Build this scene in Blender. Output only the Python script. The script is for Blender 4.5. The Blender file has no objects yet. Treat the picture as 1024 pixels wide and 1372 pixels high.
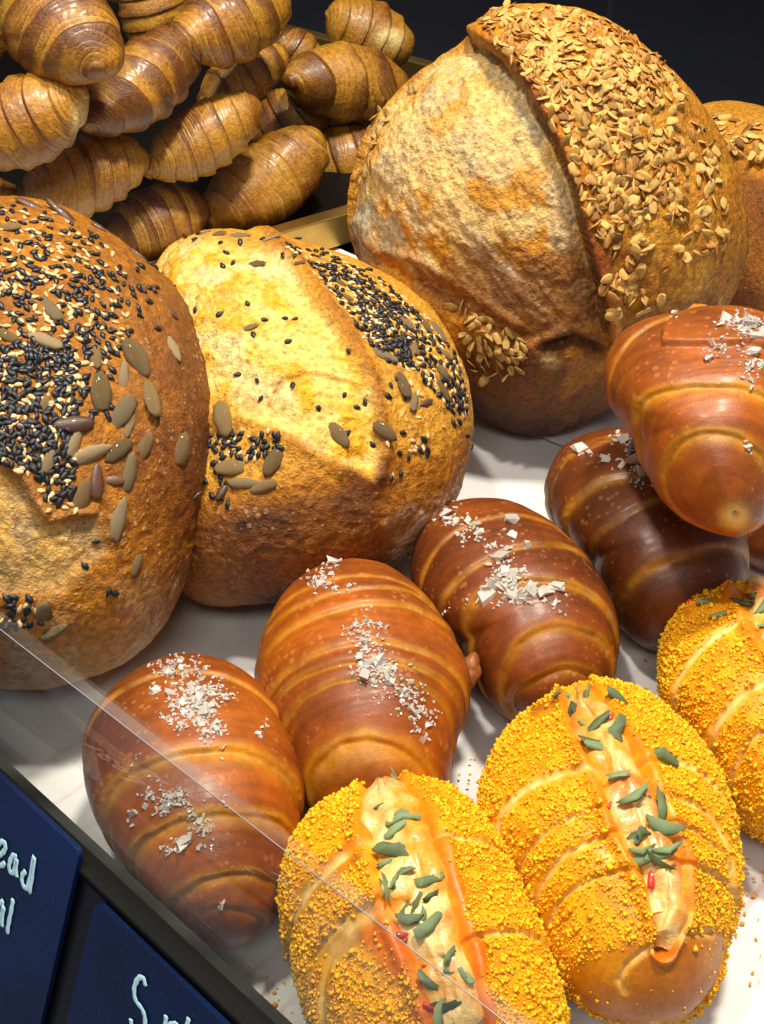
import bpy, bmesh, math, random
import numpy as np
from mathutils import Matrix, Vector
random.seed(7); RNG = np.random.default_rng(7)
scene = bpy.context.scene
C = scene.collection

# ------------------------------------------------------------------ camera
FPX = 1600.0; CAMH = .41; PITCH = math.radians(40)
cd = bpy.data.cameras.new('camera'); cam = bpy.data.objects.new('camera', cd); C.objects.link(cam)
cam.location = (0, 0, CAMH); cam.rotation_euler = (math.radians(90) - PITCH, 0, 0)
cd.sensor_fit = 'VERTICAL'; cd.sensor_height = 24; cd.lens = 24 * FPX / 1372
cd.clip_start = .01; cd.clip_end = 50
scene.camera = cam
# ------------------------------------------------------------------ world + lamps
w = bpy.data.worlds.new('World'); scene.world = w; w.use_nodes = True
w.node_tree.nodes['Background'].inputs[0].default_value = (.74, .80, 1, 1)
w.node_tree.nodes['Background'].inputs[1].default_value = .16
def lamp(name, loc, aim, power, size, sizey, col):
    l = bpy.data.lights.new(name, 'AREA'); l.shape = 'RECTANGLE'; l.size = size; l.size_y = sizey
    l.energy = power; l.color = col
    o = bpy.data.objects.new(name, l); C.objects.link(o); o.location = loc
    o.rotation_euler = (Vector(aim) - Vector(loc)).to_track_quat('-Z', 'Y').to_euler()
lamp('display_lamp', (.16, .50, 1.15), (.03, .50, 0), 15, .11, .11, (1, .92, .78))
lamp('display_lamp', (-.22, .34, 1.1), (-.05, .48, 0), 6.5, .06, .06, (1, .92, .78))
lamp('ceiling_lamp', (-.1, -.5, 1.25), (0, .5, .05), 5, .6, .25, (1, .95, .88))
scene.view_settings.view_transform = 'Standard'; scene.view_settings.look = 'None'
scene.view_settings.exposure = 0.1; scene.view_settings.gamma = 1

# ------------------------------------------------------------------ geometry maths
Fv = np.array([0, math.cos(PITCH), -math.sin(PITCH)]); Rv = np.array([1., 0, 0]); Uv = np.cross(Rv, Fv)
CAM = np.array([0, 0, CAMH])
def ray(u, v): return Fv * FPX + Rv * (u - 512) + Uv * (686 - v)
def G(u, v, z=0.):
    r = ray(u, v); return CAM + r * (z - CAMH) / r[2]
def proj(P):
    d = P - CAM; wz = d @ Fv
    return np.stack([512 + FPX * (d @ Rv) / wz, 686 - FPX * (d @ Uv) / wz], -1)
def unit(a): return a / np.linalg.norm(a, axis=-1, keepdims=True)
def sm(a, b, x):
    t = np.clip((x - a) / (b - a), 0, 1); return t * t * (3 - 2 * t)
def mix(a, b, t):
    t = np.asarray(t)[..., None] if np.ndim(t) else t
    return a * (1 - t) + b * t
def col(*c): return np.array(c, float)
_perm = RNG.permutation(256); _perm = np.concatenate([_perm] * 3)
_grad = unit(RNG.normal(size=(256, 3)))
def noise(p):
    i = np.floor(p).astype(int); f = p - i; i &= 255; s = f * f * f * (f * (f * 6 - 15) + 10)
    out = 0
    for dx in (0, 1):
        wx = s[:, 0] if dx else 1 - s[:, 0]
        for dy in (0, 1):
            wy = s[:, 1] if dy else 1 - s[:, 1]
            for dz in (0, 1):
                wz = s[:, 2] if dz else 1 - s[:, 2]
                g = _grad[_perm[_perm[_perm[(i[:, 0] + dx) & 255] + ((i[:, 1] + dy) & 255)] + ((i[:, 2] + dz) & 255)] & 255]
                out = out + wx * wy * wz * np.sum(g * (f - (dx, dy, dz)), 1)
    return out * 1.6
def fbm(p, sc, o=3, seed=0):
    r = 0; a = 1; t = 0
    for k in range(o):
        r = r + a * noise(p * sc * 2 ** k + 17.3 * seed + 5.1 * k); t += a; a *= .5
    return r / t
def segdist(Q, A, B):
    ab = B - A; t = np.clip(((Q - A) @ ab) / max(ab @ ab, 1e-9), 0, 1)
    return np.linalg.norm(Q - A - t[:, None] * ab, axis=1), t
def polyline(Q, pts):
    """distance, side (+ = right of travel on the picture), arc fraction"""
    pts = np.array(pts, float); best = np.full(len(Q), 1e9); side = np.zeros(len(Q)); arc = np.zeros(len(Q))
    for k in range(len(pts) - 1):
        d, t = segdist(Q, pts[k], pts[k + 1]); ab = pts[k + 1] - pts[k]
        cr = ab[0] * (Q[:, 1] - pts[k, 1]) - ab[1] * (Q[:, 0] - pts[k, 0])
        m = d < best; best[m] = d[m]; side[m] = -np.sign(cr[m]); arc[m] = ((k + t) / (len(pts) - 1))[m]
    return best, side, arc
def inpoly(Q, pts):
    pts = np.array(pts, float); x, y = Q[:, 0], Q[:, 1]; ins = np.zeros(len(Q), bool)
    for k in range(len(pts)):
        a, b = pts[k], pts[(k + 1) % len(pts)]
        c = (a[1] > y) != (b[1] > y)
        with np.errstate(divide='ignore', invalid='ignore'):
            ins ^= c & (x < (b[0] - a[0]) * (y - a[1]) / (b[1] - a[1] + 1e-12) + a[0])
    return ins
def region(Q, pts, soft):
    d, _, _ = polyline(Q, list(pts) + [pts[0]]); s = np.where(inpoly(Q, pts), d, -d)
    return sm(-soft, soft, s)

# ------------------------------------------------------------------ objects
def mesh(name, V, Fc, mat, attrs=None, smooth=True):
    me = bpy.data.meshes.new(name); V = np.asarray(V, np.float32)
    if isinstance(Fc, np.ndarray):
        n, k = Fc.shape
        me.vertices.add(len(V)); me.vertices.foreach_set('co', V.ravel())
        me.loops.add(n * k); me.loops.foreach_set('vertex_index', Fc.ravel().astype(np.int32))
        me.polygons.add(n); me.polygons.foreach_set('loop_start', (np.arange(n) * k).astype(np.int32))
        me.update(calc_edges=True)
    else: me.from_pydata([tuple(map(float, v)) for v in V], [], Fc); me.update()
    me.polygons.foreach_set('use_smooth', [smooth] * len(me.polygons))
    if attrs:
        for an, arr in attrs.items():
            if arr.ndim == 2:
                at = me.attributes.new(an, 'FLOAT_COLOR', 'POINT')
                at.data.foreach_set('color', np.hstack([arr, np.ones((len(arr), 1))]).astype(np.float32).ravel())
            else:
                at = me.attributes.new(an, 'FLOAT', 'POINT'); at.data.foreach_set('value', arr.astype(np.float32))
    me.materials.append(mat); return me
def link(name, data, parent=None, loc=None):
    o = bpy.data.objects.new(name, data); C.objects.link(o)
    if parent: o.parent = parent
    if loc is not None: o.location = loc
    return o
def tag(o, label=None, cat=None, group=None, kind=None):
    if label: o['label'] = label
    if cat: o['category'] = cat
    if group: o['group'] = group
    if kind: o['kind'] = kind
    return o
def root(name, loc, label, cat, group=None):
    o = link(name, None, None, [float(x) for x in loc]); o.empty_display_size = .01
    return tag(o, label, cat, group)
_ico = {}
def ico(l):
    if l not in _ico:
        bm = bmesh.new(); bmesh.ops.create_icosphere(bm, subdivisions=l, radius=1)
        me = bpy.data.meshes.new('t'); bm.to_mesh(me); bm.free()
        v = np.empty(len(me.vertices) * 3, np.float32); me.vertices.foreach_get('co', v)
        f = np.empty(len(me.polygons) * 3, np.int32); me.polygons.foreach_get('vertices', f)
        v = unit(v.reshape(-1, 3).astype(float)); ps = np.arccos(np.clip(v[:, 2], -1, 1)); p2_ = ps - .38 * np.sin(ps); rr_ = np.hypot(v[:, 0], v[:, 1]) + 1e-12
        v = np.stack([v[:, 0] / rr_ * np.sin(p2_), v[:, 1] / rr_ * np.sin(p2_), np.cos(p2_)], 1)   # finer towards the face that shows
        _ico[l] = (v, f.reshape(-1, 3)); bpy.data.meshes.remove(me)
    return _ico[l]
def vnormals(V, Fc):
    a, b, c = V[Fc[:, 0]], V[Fc[:, 1]], V[Fc[:, 2]]; n = np.cross(b - a, c - a); N = np.zeros_like(V)
    for j in range(3):
        for k in range(3): N[:, k] += np.bincount(Fc[:, j], n[:, k], len(V))
    return unit(N + 1e-12)

class Body: pass
def body(outline, center, axes, rest=0., D=None, level=7, flat=.07, smooth_deg=7, sq=1.0):
    """A rounded loaf: an ellipsoid with the given semi axes (world directions, only their ratio counts) whose
    girth follows the loaf's own outline, real size found by letting it rest at height `rest`."""
    r0 = unit(ray(*center)); Z = -r0; X = unit(np.cross(Uv, Z)); Y = np.cross(Z, X)
    M = np.stack([X, Y, Z]) @ np.array(axes, float).T
    cv = M @ M.T; k = cv[2, :2] @ np.linalg.inv(cv[:2, :2])
    o = np.array([ray(*p) for p in outline]); ox, oy, oz = o @ X, o @ Y, o @ Z
    t = 1 / (k[0] * ox + k[1] * oy - oz); lx, ly = t * ox, t * oy
    area = abs(np.sum(lx * np.roll(ly, -1) - ly * np.roll(lx, -1))) / 2
    lam2 = area / math.pi / math.sqrt(np.linalg.det(cv[:2, :2]))
    T = math.sqrt(lam2 * max(cv[2, 2] - k @ cv[:2, :2] @ k, 1e-9))
    ph = np.arctan2(ly, lx); R = np.hypot(lx, ly); i = np.argsort(ph); ph, R = ph[i], R[i]
    g = np.linspace(-math.pi, math.pi, 721)[:-1]
    Rg = np.interp(g, np.concatenate([ph - 2 * math.pi, ph, ph + 2 * math.pi]), np.tile(R, 3))
    kx = np.arange(-60, 61); ker = np.exp(-(kx / (2. * smooth_deg)) ** 2 * 2); ker /= ker.sum()
    Rg = np.convolve(np.concatenate([Rg[-60:], Rg, Rg[:60]]), ker, 'valid')
    n, Fc = ico(level); a = np.arctan2(n[:, 1], n[:, 0]); rho = np.hypot(n[:, 0], n[:, 1]) ** sq
    Rv_ = np.interp(a, np.append(g, math.pi), np.append(Rg, Rg[0]))
    x, y = Rv_ * rho * np.cos(a), Rv_ * rho * np.sin(a); z = T * n[:, 2] + k[0] * x + k[1] * y
    L = np.stack([x, y, z], 1) @ np.stack([X, Y, Z]) - Z          # relative to the camera, for distance 1
    zl, zh = L[:, 2].min(), L[:, 2].max()
    if D is None: D = (CAMH - rest) / -(zl + flat * (zh - zl))
    B = Body(); B.P = CAM + L * D; B.F = Fc; B.D = D; B.n = n; B.rest = rest
    B.N = vnormals(B.P, Fc); B.UV = proj(B.P); B.front = np.sum(B.N * (CAM - B.P), 1) > 0
    B.c = CAM - Z * D; B.size = D * np.ptp(L, 0); B.base = np.array([B.c[0], B.c[1], max(rest, B.P[:, 2].min())])
    B.clampz = rest if flat > 0 and rest >= 0 else -1
    return B
def hit(B, pts):
    """nearest surface points of a body under points of its outline's picture plane"""
    i = B.fi; res = []
    for k in range(0, len(pts), 200):
        q = np.asarray(pts[k:k + 200], float)
        d = (B.UV[i][None, :, 0] - q[:, None, 0]) ** 2 + (B.UV[i][None, :, 1] - q[:, None, 1]) ** 2
        res.append(i[np.argmin(d, 1)])
    return np.concatenate(res) if res else np.zeros(0, int)
def finish(B, disp, maxz=None):
    B.P = B.P + B.N * disp[:, None]
    if B.clampz >= 0: 
        lo = B.P[:, 2] < B.clampz; B.P[lo, 2] = B.clampz
    B.N = vnormals(B.P, B.F); B.UV = proj(B.P); B.front = np.sum(B.N * (CAM - B.P), 1) > 0
    B.fi = np.nonzero(B.front)[0]
def frame(N, ang):
    """rotation with z along N and x along picture angle ang (degrees, anticlockwise)"""
    t = Rv * math.cos(math.radians(ang)) + Uv * math.sin(math.radians(ang))
    x = t - N * (t @ N); x = x / (np.linalg.norm(x) + 1e-9); y = np.cross(N, x)
    return np.stack([x, y, N], 1)
def place(name, me, parent, base, P, R, s):
    o = link(name, me, parent)
    M = Matrix.Identity(4)
    for i in range(3):
        for j in range(3): M[i][j] = R[i, j] * s[j]
        M[i][3] = float(P[i] - base[i])
    o.matrix_local = M; return o
def merged(name, V, Fc, items, mat, parent, base, cols=None, smooth=True):
    Vs, Fs, Cs = [], [], []; Fc = np.array(Fc)
    for k, (P, R, s) in enumerate(items):
        Vs.append((V * s) @ R.T + (P - base)); Fs.append(Fc + k * len(V))
        if cols is not None: Cs.append(np.repeat(cols[k][None], len(V), 0))
    if not Vs: return None
    me = mesh(name, np.concatenate(Vs), np.concatenate(Fs), mat, {'col': np.concatenate(Cs)} if cols is not None else None, smooth)
    return tag(link(name, me, parent), kind='stuff')

# ------------------------------------------------------------------ materials
def nodes(name):
    m = bpy.data.materials.new(name); m.use_nodes = True; nt = m.node_tree
    return m, nt, nt.nodes['Principled BSDF']
def N(nt, t, **kw):
    n = nt.nodes.new(t)
    for k, v in kw.items():
        if k.startswith('i_'):
            kk = k[2:]; n.inputs[int(kk) if kk.isdigit() else kk.replace('_', ' ')].default_value = v
        else: setattr(n, k, v)
    return n
def bread(name, rough=.6, coat=0., bscale=500., bstr=.5, bdist=.0006, var=.35, spec=.4, blister=0., scol=(.9, .6, .3, 1), sss=0., vscale=350.):
    m, nt, P = nodes(name); L = nt.links.new
    at = N(nt, 'ShaderNodeAttribute', attribute_name='col'); tc = N(nt, 'ShaderNodeTexCoord')
    n1 = N(nt, 'ShaderNodeTexNoise', i_Scale=vscale, i_Detail=5., i_Roughness=.65); L(tc.outputs['Object'], n1.inputs['Vector'])
    mr = N(nt, 'ShaderNodeMapRange', i_From_Min=.3, i_From_Max=.7, i_To_Min=1 - var, i_To_Max=1 + var); L(n1.outputs[0], mr.inputs[0])
    mu = N(nt, 'ShaderNodeVectorMath', operation='SCALE'); L(at.outputs['Color'], mu.inputs[0]); L(mr.outputs[0], mu.inputs['Scale'])
    src = mu.outputs[0]; hgt = n1.outputs[0]
    n2 = N(nt, 'ShaderNodeTexNoise', i_Scale=bscale, i_Detail=4., i_Roughness=.6); L(tc.outputs['Object'], n2.inputs['Vector'])
    ad = N(nt, 'ShaderNodeMath', operation='ADD'); L(n1.outputs[0], ad.inputs[0]); L(n2.outputs[0], ad.inputs[1]); hgt = ad.outputs[0]
    if blister:
        vo = N(nt, 'ShaderNodeTexVoronoi', i_Scale=260.); L(tc.outputs['Object'], vo.inputs['Vector'])
        n3 = N(nt, 'ShaderNodeTexNoise', i_Scale=45.); L(tc.outputs['Object'], n3.inputs['Vector'])
        th = N(nt, 'ShaderNodeMapRange', i_From_Min=.35, i_From_Max=.7, i_To_Min=.05, i_To_Max=.42); L(n3.outputs[0], th.inputs[0])
        sb = N(nt, 'ShaderNodeMath', operation='SUBTRACT'); L(th.outputs[0], sb.inputs[0]); L(vo.outputs['Distance'], sb.inputs[1])
        bl = N(nt, 'ShaderNodeMapRange', i_From_Min=0., i_From_Max=.12, i_To_Min=0., i_To_Max=blister); L(sb.outputs[0], bl.inputs[0])
        mx = N(nt, 'ShaderNodeMix', data_type='RGBA'); L(bl.outputs[0], mx.inputs['Factor']); L(src, mx.inputs[6])
        sc = N(nt, 'ShaderNodeMix', data_type='RGBA', blend_type='MIX', i_Factor=.45); L(src, sc.inputs[6]); sc.inputs[7].default_value = scol
        L(sc.outputs[2], mx.inputs[7]); src = mx.outputs[2]
        a2 = N(nt, 'ShaderNodeMath', operation='ADD'); L(hgt, a2.inputs[0]); L(bl.outputs[0], a2.inputs[1]); hgt = a2.outputs[0]
    L(src, P.inputs['Base Color'])
    bp = N(nt, 'ShaderNodeBump', i_Strength=bstr, i_Distance=bdist); L(hgt, bp.inputs['Height']); L(bp.outputs[0], P.inputs['Normal'])
    rr = N(nt, 'ShaderNodeMapRange', i_From_Min=.3, i_From_Max=.7, i_To_Min=rough - .1, i_To_Max=rough + .12); L(n2.outputs[0], rr.inputs[0])
    L(rr.outputs[0], P.inputs['Roughness']); P.inputs['Specular IOR Level'].default_value = spec
    P.inputs['Coat Weight'].default_value = coat; P.inputs['Coat Roughness'].default_value = .24
    if sss: P.inputs['Subsurface Weight'].default_value = sss; P.inputs['Subsurface Radius'].default_value = (.6, .3, .1); P.inputs['Subsurface Scale'].default_value = .006
    return m
def simple(name, c, rough=.5, spec=.5, var=.3, metal=0., coat=0., nscale=300., bump=.2, attr=False, sss=0., hue=True, trans=0.):
    m, nt, P = nodes(name); L = nt.links.new
    tc = N(nt, 'ShaderNodeTexCoord'); oi = N(nt, 'ShaderNodeObjectInfo')
    n1 = N(nt, 'ShaderNodeTexNoise', i_Scale=nscale, i_Detail=3.); L(tc.outputs['Object'], n1.inputs['Vector'])
    a = N(nt, 'ShaderNodeMapRange', i_From_Min=.25, i_From_Max=.75, i_To_Min=1 - var * .6, i_To_Max=1 + var * .6); L(n1.outputs[0], a.inputs[0])
    b = N(nt, 'ShaderNodeMapRange', i_To_Min=1 - var, i_To_Max=1 + var); L(oi.outputs['Random'], b.inputs[0])
    mm = N(nt, 'ShaderNodeMath', operation='MULTIPLY'); L(a.outputs[0], mm.inputs[0])
    if hue: L(b.outputs[0], mm.inputs[1])
    else: mm.inputs[1].default_value = 1
    mu = N(nt, 'ShaderNodeVectorMath', operation='SCALE'); L(mm.outputs[0], mu.inputs['Scale'])
    if attr: at = N(nt, 'ShaderNodeAttribute', attribute_name='col'); L(at.outputs['Color'], mu.inputs[0])
    else: mu.inputs[0].default_value = c
    L(mu.outputs[0], P.inputs['Base Color']); P.inputs['Roughness'].default_value = rough
    P.inputs['Specular IOR Level'].default_value = spec; P.inputs['Metallic'].default_value = metal; P.inputs['Coat Weight'].default_value = coat
    if trans: P.inputs['Transmission Weight'].default_value = trans
    if sss: P.inputs['Subsurface Weight'].default_value = sss; P.inputs['Subsurface Radius'].default_value = (1, .6, .3); P.inputs['Subsurface Scale'].default_value = .003
    if bump:
        bp = N(nt, 'ShaderNodeBump', i_Strength=bump, i_Distance=.0008); L(n1.outputs[0], bp.inputs['Height']); L(bp.outputs[0], P.inputs['Normal'])
    return m
M_crust = bread('rustic_crust', rough=.5, bscale=900, bstr=.9, bdist=.0011, var=.5, blister=.45, spec=.4)
M_oatcrust = bread('oat_loaf_crust', rough=.6, bscale=800, bstr=.95, bdist=.0013, var=.5, blister=.25, spec=.3)
M_roll = bread('lye_roll_crust', rough=.45, coat=.12, bscale=1500, bstr=.45, bdist=.0004, var=.24, blister=.45, scol=(.75, .35, .1, 1), spec=.42, vscale=180)
M_bun = bread('savoury_bun_crust', rough=.45, coat=.1, bscale=900, bstr=.3, bdist=.0005, var=.2, spec=.4)
M_croi = bread('croissant_crust', rough=.42, coat=.35, bscale=700, bstr=.6, bdist=.0008, var=.38, spec=.55)
M_bsesame = simple('black_sesame', (.010, .011, .015), .42, .5, .4)
M_wsesame = simple('white_sesame', (.78, .52, .24), .5, .4, .25)
M_pump = simple('pumpkin_seed_skin', (.20, .125, .045), .4, .5, .35, nscale=420, coat=.15, bump=.6)
M_sunf = simple('sunflower_kernel', (.34, .25, .13), .5, .4, .35, nscale=600, bump=.7)
M_dseed = simple('toasted_seed_skin', (.11, .055, .035), .38, .5, .35, nscale=420, coat=.2)
M_oat = simple('oat_flake', (.64, .38, .10), .6, .3, .4, nscale=700, bump=.4)
M_oat2 = simple('toasted_oat_flake', (.42, .19, .04), .55, .3, .45, nscale=700, bump=.4)
M_salt = simple('salt_crystal', (.93, .87, .79), .18, .7, .12, trans=.5)
M_crumb = simple('yellow_crumb', (.9, .45, .02), .7, .3, .25, attr=True, hue=False)
M_chive = simple('chopped_chive', (.14, .19, .08), .5, .4, .55, nscale=500)
M_chili = simple('red_chilli', (.62, .03, .01), .2, .6, .2, coat=.6)
M_fill = bread('melted_cheese', rough=.3, coat=.6, bscale=350, bstr=.5, bdist=.0009, var=.22, sss=.1)
M_sauce = bread('baked_sauce', rough=.2, coat=.9, bscale=400, bstr=.5, bdist=.0009, var=.25)

# ------------------------------------------------------------------ small templates
def lens(seg=8, point=.35, flat=.5, jit=0., seed=0, crease=0.):
    """seed-like body of length 1 along x; 3 rings of seg vertices and two tips"""
    r = random.Random(seed); xs = (-.38, -.04, .34); rr = (.37, .5, .38 - point * .22); V = [(-.5, 0, 0)]
    for x, q in zip(xs, rr):
        for k in range(seg):
            a = 2 * math.pi * k / seg; z = math.sin(a) * q * flat
            if crease and z > 0 and abs(math.cos(a)) < .3: z -= crease
            V.append((x + r.uniform(-jit, jit), math.cos(a) * q + r.uniform(-jit, jit), z + r.uniform(-jit, jit)))
    V.append((.5, 0, 0)); F_ = []
    for k in range(seg):
        j = (k + 1) % seg; F_.append((0, 1 + j, 1 + k))
        for q in range(2):
            a, b, c, d = 1 + q * seg + k, 1 + q * seg + j, 1 + (q + 1) * seg + j, 1 + (q + 1) * seg + k
            F_ += [(a, b, c), (a, c, d)]
        F_.append((1 + 2 * seg + k, 1 + 2 * seg + j, 1 + 3 * seg))
    return np.array(V), F_
def crystal(seed):
    r = random.Random(seed); V = []
    for x in (-.5, .5):
        for y in (-.5, .5):
            for z in (-.5, .5): V.append((x + r.uniform(-.3, .3), y + r.uniform(-.3, .3), z + r.uniform(-.3, .3)))
    F_ = [(0, 1, 3), (0, 3, 2), (4, 6, 7), (4, 7, 5), (0, 4, 5), (0, 5, 1), (2, 3, 7), (2, 7, 6), (0, 2, 6), (0, 6, 4), (1, 5, 7), (1, 7, 3)]
    return np.array(V), F_
def tubepiece(seed):
    r = random.Random(seed); V = []; F_ = []; seg = 7; open_ = r.uniform(1.8, 4.2); sl = r.uniform(.1, .38); pa = r.uniform(0, 6); bd = r.uniform(-.25, .25); fl_ = r.uniform(.4, .8)
    for i, x in enumerate((-.5, 0, .5)):
        for rad in (.5, .36):
            for k in range(seg + 1):
                a = open_ / 2 + (2 * math.pi - open_) * k / seg
                V.append((x + sl * math.sin(a + pa) * (i - 1) + r.uniform(-.05, .05), math.cos(a) * rad * (1 - .25 * (i == 2)) + bd * (i == 1) + r.uniform(-.05, .05), math.sin(a) * rad * fl_ + r.uniform(-.05, .05)))
    n = seg + 1
    def id_(i, s, k): return i * 2 * n + s * n + k
    for i in range(2):
        for k in range(seg):
            F_ += [(id_(i, 0, k), id_(i + 1, 0, k), id_(i + 1, 0, k + 1), id_(i, 0, k + 1)), (id_(i, 1, k), id_(i, 1, k + 1), id_(i + 1, 1, k + 1), id_(i + 1, 1, k))]
    for k in range(seg): F_ += [(id_(0, 0, k), id_(0, 0, k + 1), id_(0, 1, k + 1), id_(0, 1, k)), (id_(2, 0, k), id_(2, 1, k), id_(2, 1, k + 1), id_(2, 0, k + 1))]
    return np.array(V), F_
def bank(name, gens, mat, smooth=True): return [(g, mesh(name, g[0], g[1], mat, smooth=smooth)) for g in gens]
B_pump = bank('pumpkin_seed', [lens(10, .2, .56, .025, s) for s in range(4)], M_pump)
B_sunf = bank('sunflower_kernel', [lens(8, .5, .55, .06, 10 + s) for s in range(4)], M_sunf)
B_dark = bank('toasted_seed', [lens(8, .35, .6, .04, 20 + s) for s in range(3)], M_dseed)
B_bses = bank('black_sesame_seed', [lens(6, .8, .6, .02, 30 + s) for s in range(3)], M_bsesame)
B_wses = bank('white_sesame_seed', [lens(6, .8, .6, .02, 40 + s) for s in range(3)], M_wsesame)
B_oat = bank('oat_flake', [lens(8, .1, .24, .09, 50 + s, .05) for s in range(6)], M_oat)
B_oat += bank('oat_flake', [lens(8, .1, .24, .11, 150 + s, .05) for s in range(3)], M_oat2)
B_salt = bank('salt_flake', [crystal(60 + s) for s in range(6)], M_salt, False)
B_chive = bank('chive_piece', [tubepiece(70 + s) for s in range(14)], M_chive)
B_chili = bank('chilli_piece', [lens(8, .3, .8, .08, 80)], M_chili)

def scatter(name, bk, parent, B, pts, lens_px, asp, lift, angs=None, tilt=12, cap=300, stuffname=None, thick=1.):
    """pieces baked on the surface: the first `cap` as parts, the rest joined"""
    if not len(pts): return
    ii = hit(B, pts); order = np.argsort(np.linalg.norm(B.P[ii] - CAM, axis=1)); rest = {}
    for n_, k in enumerate(order):
        i = ii[k]; sl = (lens_px[k] if hasattr(lens_px, '__len__') else lens_px * random.uniform(.8, 1.2)) * B.D / FPX
        nn = B.N[i] + np.array([random.gauss(0, math.tan(math.radians(tilt)) * .7) for _ in range(3)]); nn /= np.linalg.norm(nn)
        a = angs[k] if angs is not None else random.uniform(0, 360); R = frame(nn, a)
        q = random.uniform(.88, 1.12); s = np.array([sl, sl * asp * q, sl * asp * q * thick]); P = B.P[i] + B.N[i] * sl * asp * lift
        b = random.randrange(len(bk))
        if n_ < cap: place(name, bk[b][1], parent, B.base, P, R, s)
        else: rest.setdefault(bk[b][1].materials[0].name, []).append((P, R, s))
    for mn, v in rest.items():
        g = [x for x in bk if x[1].materials[0].name == mn][0][0]; merged(stuffname or name, g[0], g[1], v, bpy.data.materials[mn], parent, B.base)
def sample_poly(pts, n, jig=0):
    pts = np.array(pts, float); lo, hi = pts.min(0), pts.max(0); out = []
    while len(out) < n:
        q = RNG.uniform(lo, hi, (n * 3, 2)); q = q[inpoly(q, pts)]; out += list(q)
    return np.array(out[:n])
def spaced(pts, dmin):
    keep = []
    for p in pts:
        if not keep or np.min(np.hypot(*(np.array(keep) - p).T)) > dmin: keep.append(p)
    return np.array(keep)
def horiz(p, q, z=.04):
    d = G(*q, z) - G(*p, z); d[2] = 0; d = unit(d); return d, np.array([-d[1], d[0], 0])

# ================================================================== SETTING
def box(name, lo, hi, mat, parent=None, bev=.0):
    bm = bmesh.new(); bmesh.ops.create_cube(bm, size=1)
    for v in bm.verts: v.co = [lo[i] + (v.co[i] + .5) * (hi[i] - lo[i]) for i in range(3)]
    if bev: bmesh.ops.bevel(bm, geom=bm.edges[:], offset=bev, segments=2, affect='EDGES')
    me = bpy.data.meshes.new(name); bm.to_mesh(me); bm.free(); me.materials.append(mat); return link(name, me, parent)
def prism(name, quad, thick, mat, parent=None, bev=0., down=None, base=None):
    """slab on a quad of 3D points, thickness along `down`"""
    q = [Vector(map(float, p)) for p in quad]; dn = Vector(down) * thick
    b0 = Vector(map(float, base)) if base is not None else Vector((0, 0, 0))
    n_ = len(q); bm = bmesh.new(); t = [bm.verts.new(p - b0) for p in q]; b = [bm.verts.new(p + dn - b0) for p in q]
    bm.faces.new(t); bm.faces.new(b[::-1])
    for k in range(n_): bm.faces.new((t[k], b[k], b[(k + 1) % n_], t[(k + 1) % n_]))
    bmesh.ops.recalc_face_normals(bm, faces=bm.faces[:])
    if bev: bmesh.ops.bevel(bm, geom=bm.edges[:], offset=bev, segments=3, affect='EDGES', profile=.6)
    me = bpy.data.meshes.new(name); bm.to_mesh(me); bm.free(); me.materials.append(mat); o = link(name, me, parent)
    return o
M_black = simple('black_counter', (.012, .013, .018), .22, .5, .1, hue=False, nscale=60, bump=.03)
M_rail = simple('black_rail_plastic', (.009, .009, .008), .6, .14, .35, hue=False, nscale=2500, bump=.5)
M_wall = simple('dark_glass_wall', (.004, .005, .013), .3, .25, .3, hue=False, nscale=6, bump=.02)
# floor of the display case
_ra, _rb = G(77, 1080, .042), G(240, 1230, .042); _e = unit(_rb - _ra); _o = np.array([_e[1], -_e[0], 0]); _o = _o if _o[0] < 0 else -_o; _ra = _ra * [1, 1, 0] + [0, 0, -.012]
fl = prism('display_floor', [_ra - _e * 1.6, _ra + _e * 1.4, _ra + _e * 1.4 - _o * 2.2, _ra - _e * 1.6 - _o * 2.2], .04, M_black, None, 0., (0, 0, -1)); tag(fl, kind='structure')
bw = root('back_wall', (0, 1.45, 0), 'dark navy glass panels forming the back of the display case', 'wall')
bw['kind'] = 'structure'; del bw['category']; del bw['label']
xw = -1.6
for k, wd in enumerate((.75, .62, .5, .19, .06, .22, .10, .5, .6)):
    o = box('panel', (xw, .0 - .01 * (k % 2), -.01), (xw + wd - .006, .03, 1.0), M_wall, bw); xw += wd
mu_ = simple('dark_mullion', (.03, .03, .04), .35, .5, .1, hue=False)
for x in (.466, .63, .72): box('mullion', (x, -.03, -.01), (x + .012, -.012, 1.0), mu_, bw)

M_blue = simple('blue_print', (.05, .20, .75), .4, .5, .1, hue=False)
def wallpt(u, v, y=1.412): 
    q = ray(u, v); return CAM + q * (y / q[1])
sb = wallpt(799, 7); st_ = root('oval_sticker', sb, 'small blue oval sticker with blurred lettering high on the dark back wall', 'sticker')
def ribbon(name, pts, wd):
    P = np.array([wallpt(*p) for p in pts]); T = unit(np.gradient(P, axis=0) + 1e-9); S = np.cross(T, [0, 1., 0]); V = np.concatenate([P - S * wd, P + S * wd, P - S * wd + [0, .001, 0], P + S * wd + [0, .001, 0]]) - sb; n_ = len(P); Fq = []
    for k in range(n_ - 1): Fq += [(k, k + 1, n_ + k + 1, n_ + k), (2 * n_ + k, 3 * n_ + k, 3 * n_ + k + 1, 2 * n_ + k + 1)]
    link(name, mesh(name, V, Fq, M_blue), st_)
ca, sa = math.cos(.28), math.sin(.28)
ribbon('oval_ring', [(799 + 14 * math.cos(t) * ca - 7.5 * math.sin(t) * sa, 7 + 14 * math.cos(t) * sa + 7.5 * math.sin(t) * ca) for t in np.linspace(0, 2 * math.pi, 33)], .0010)
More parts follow.
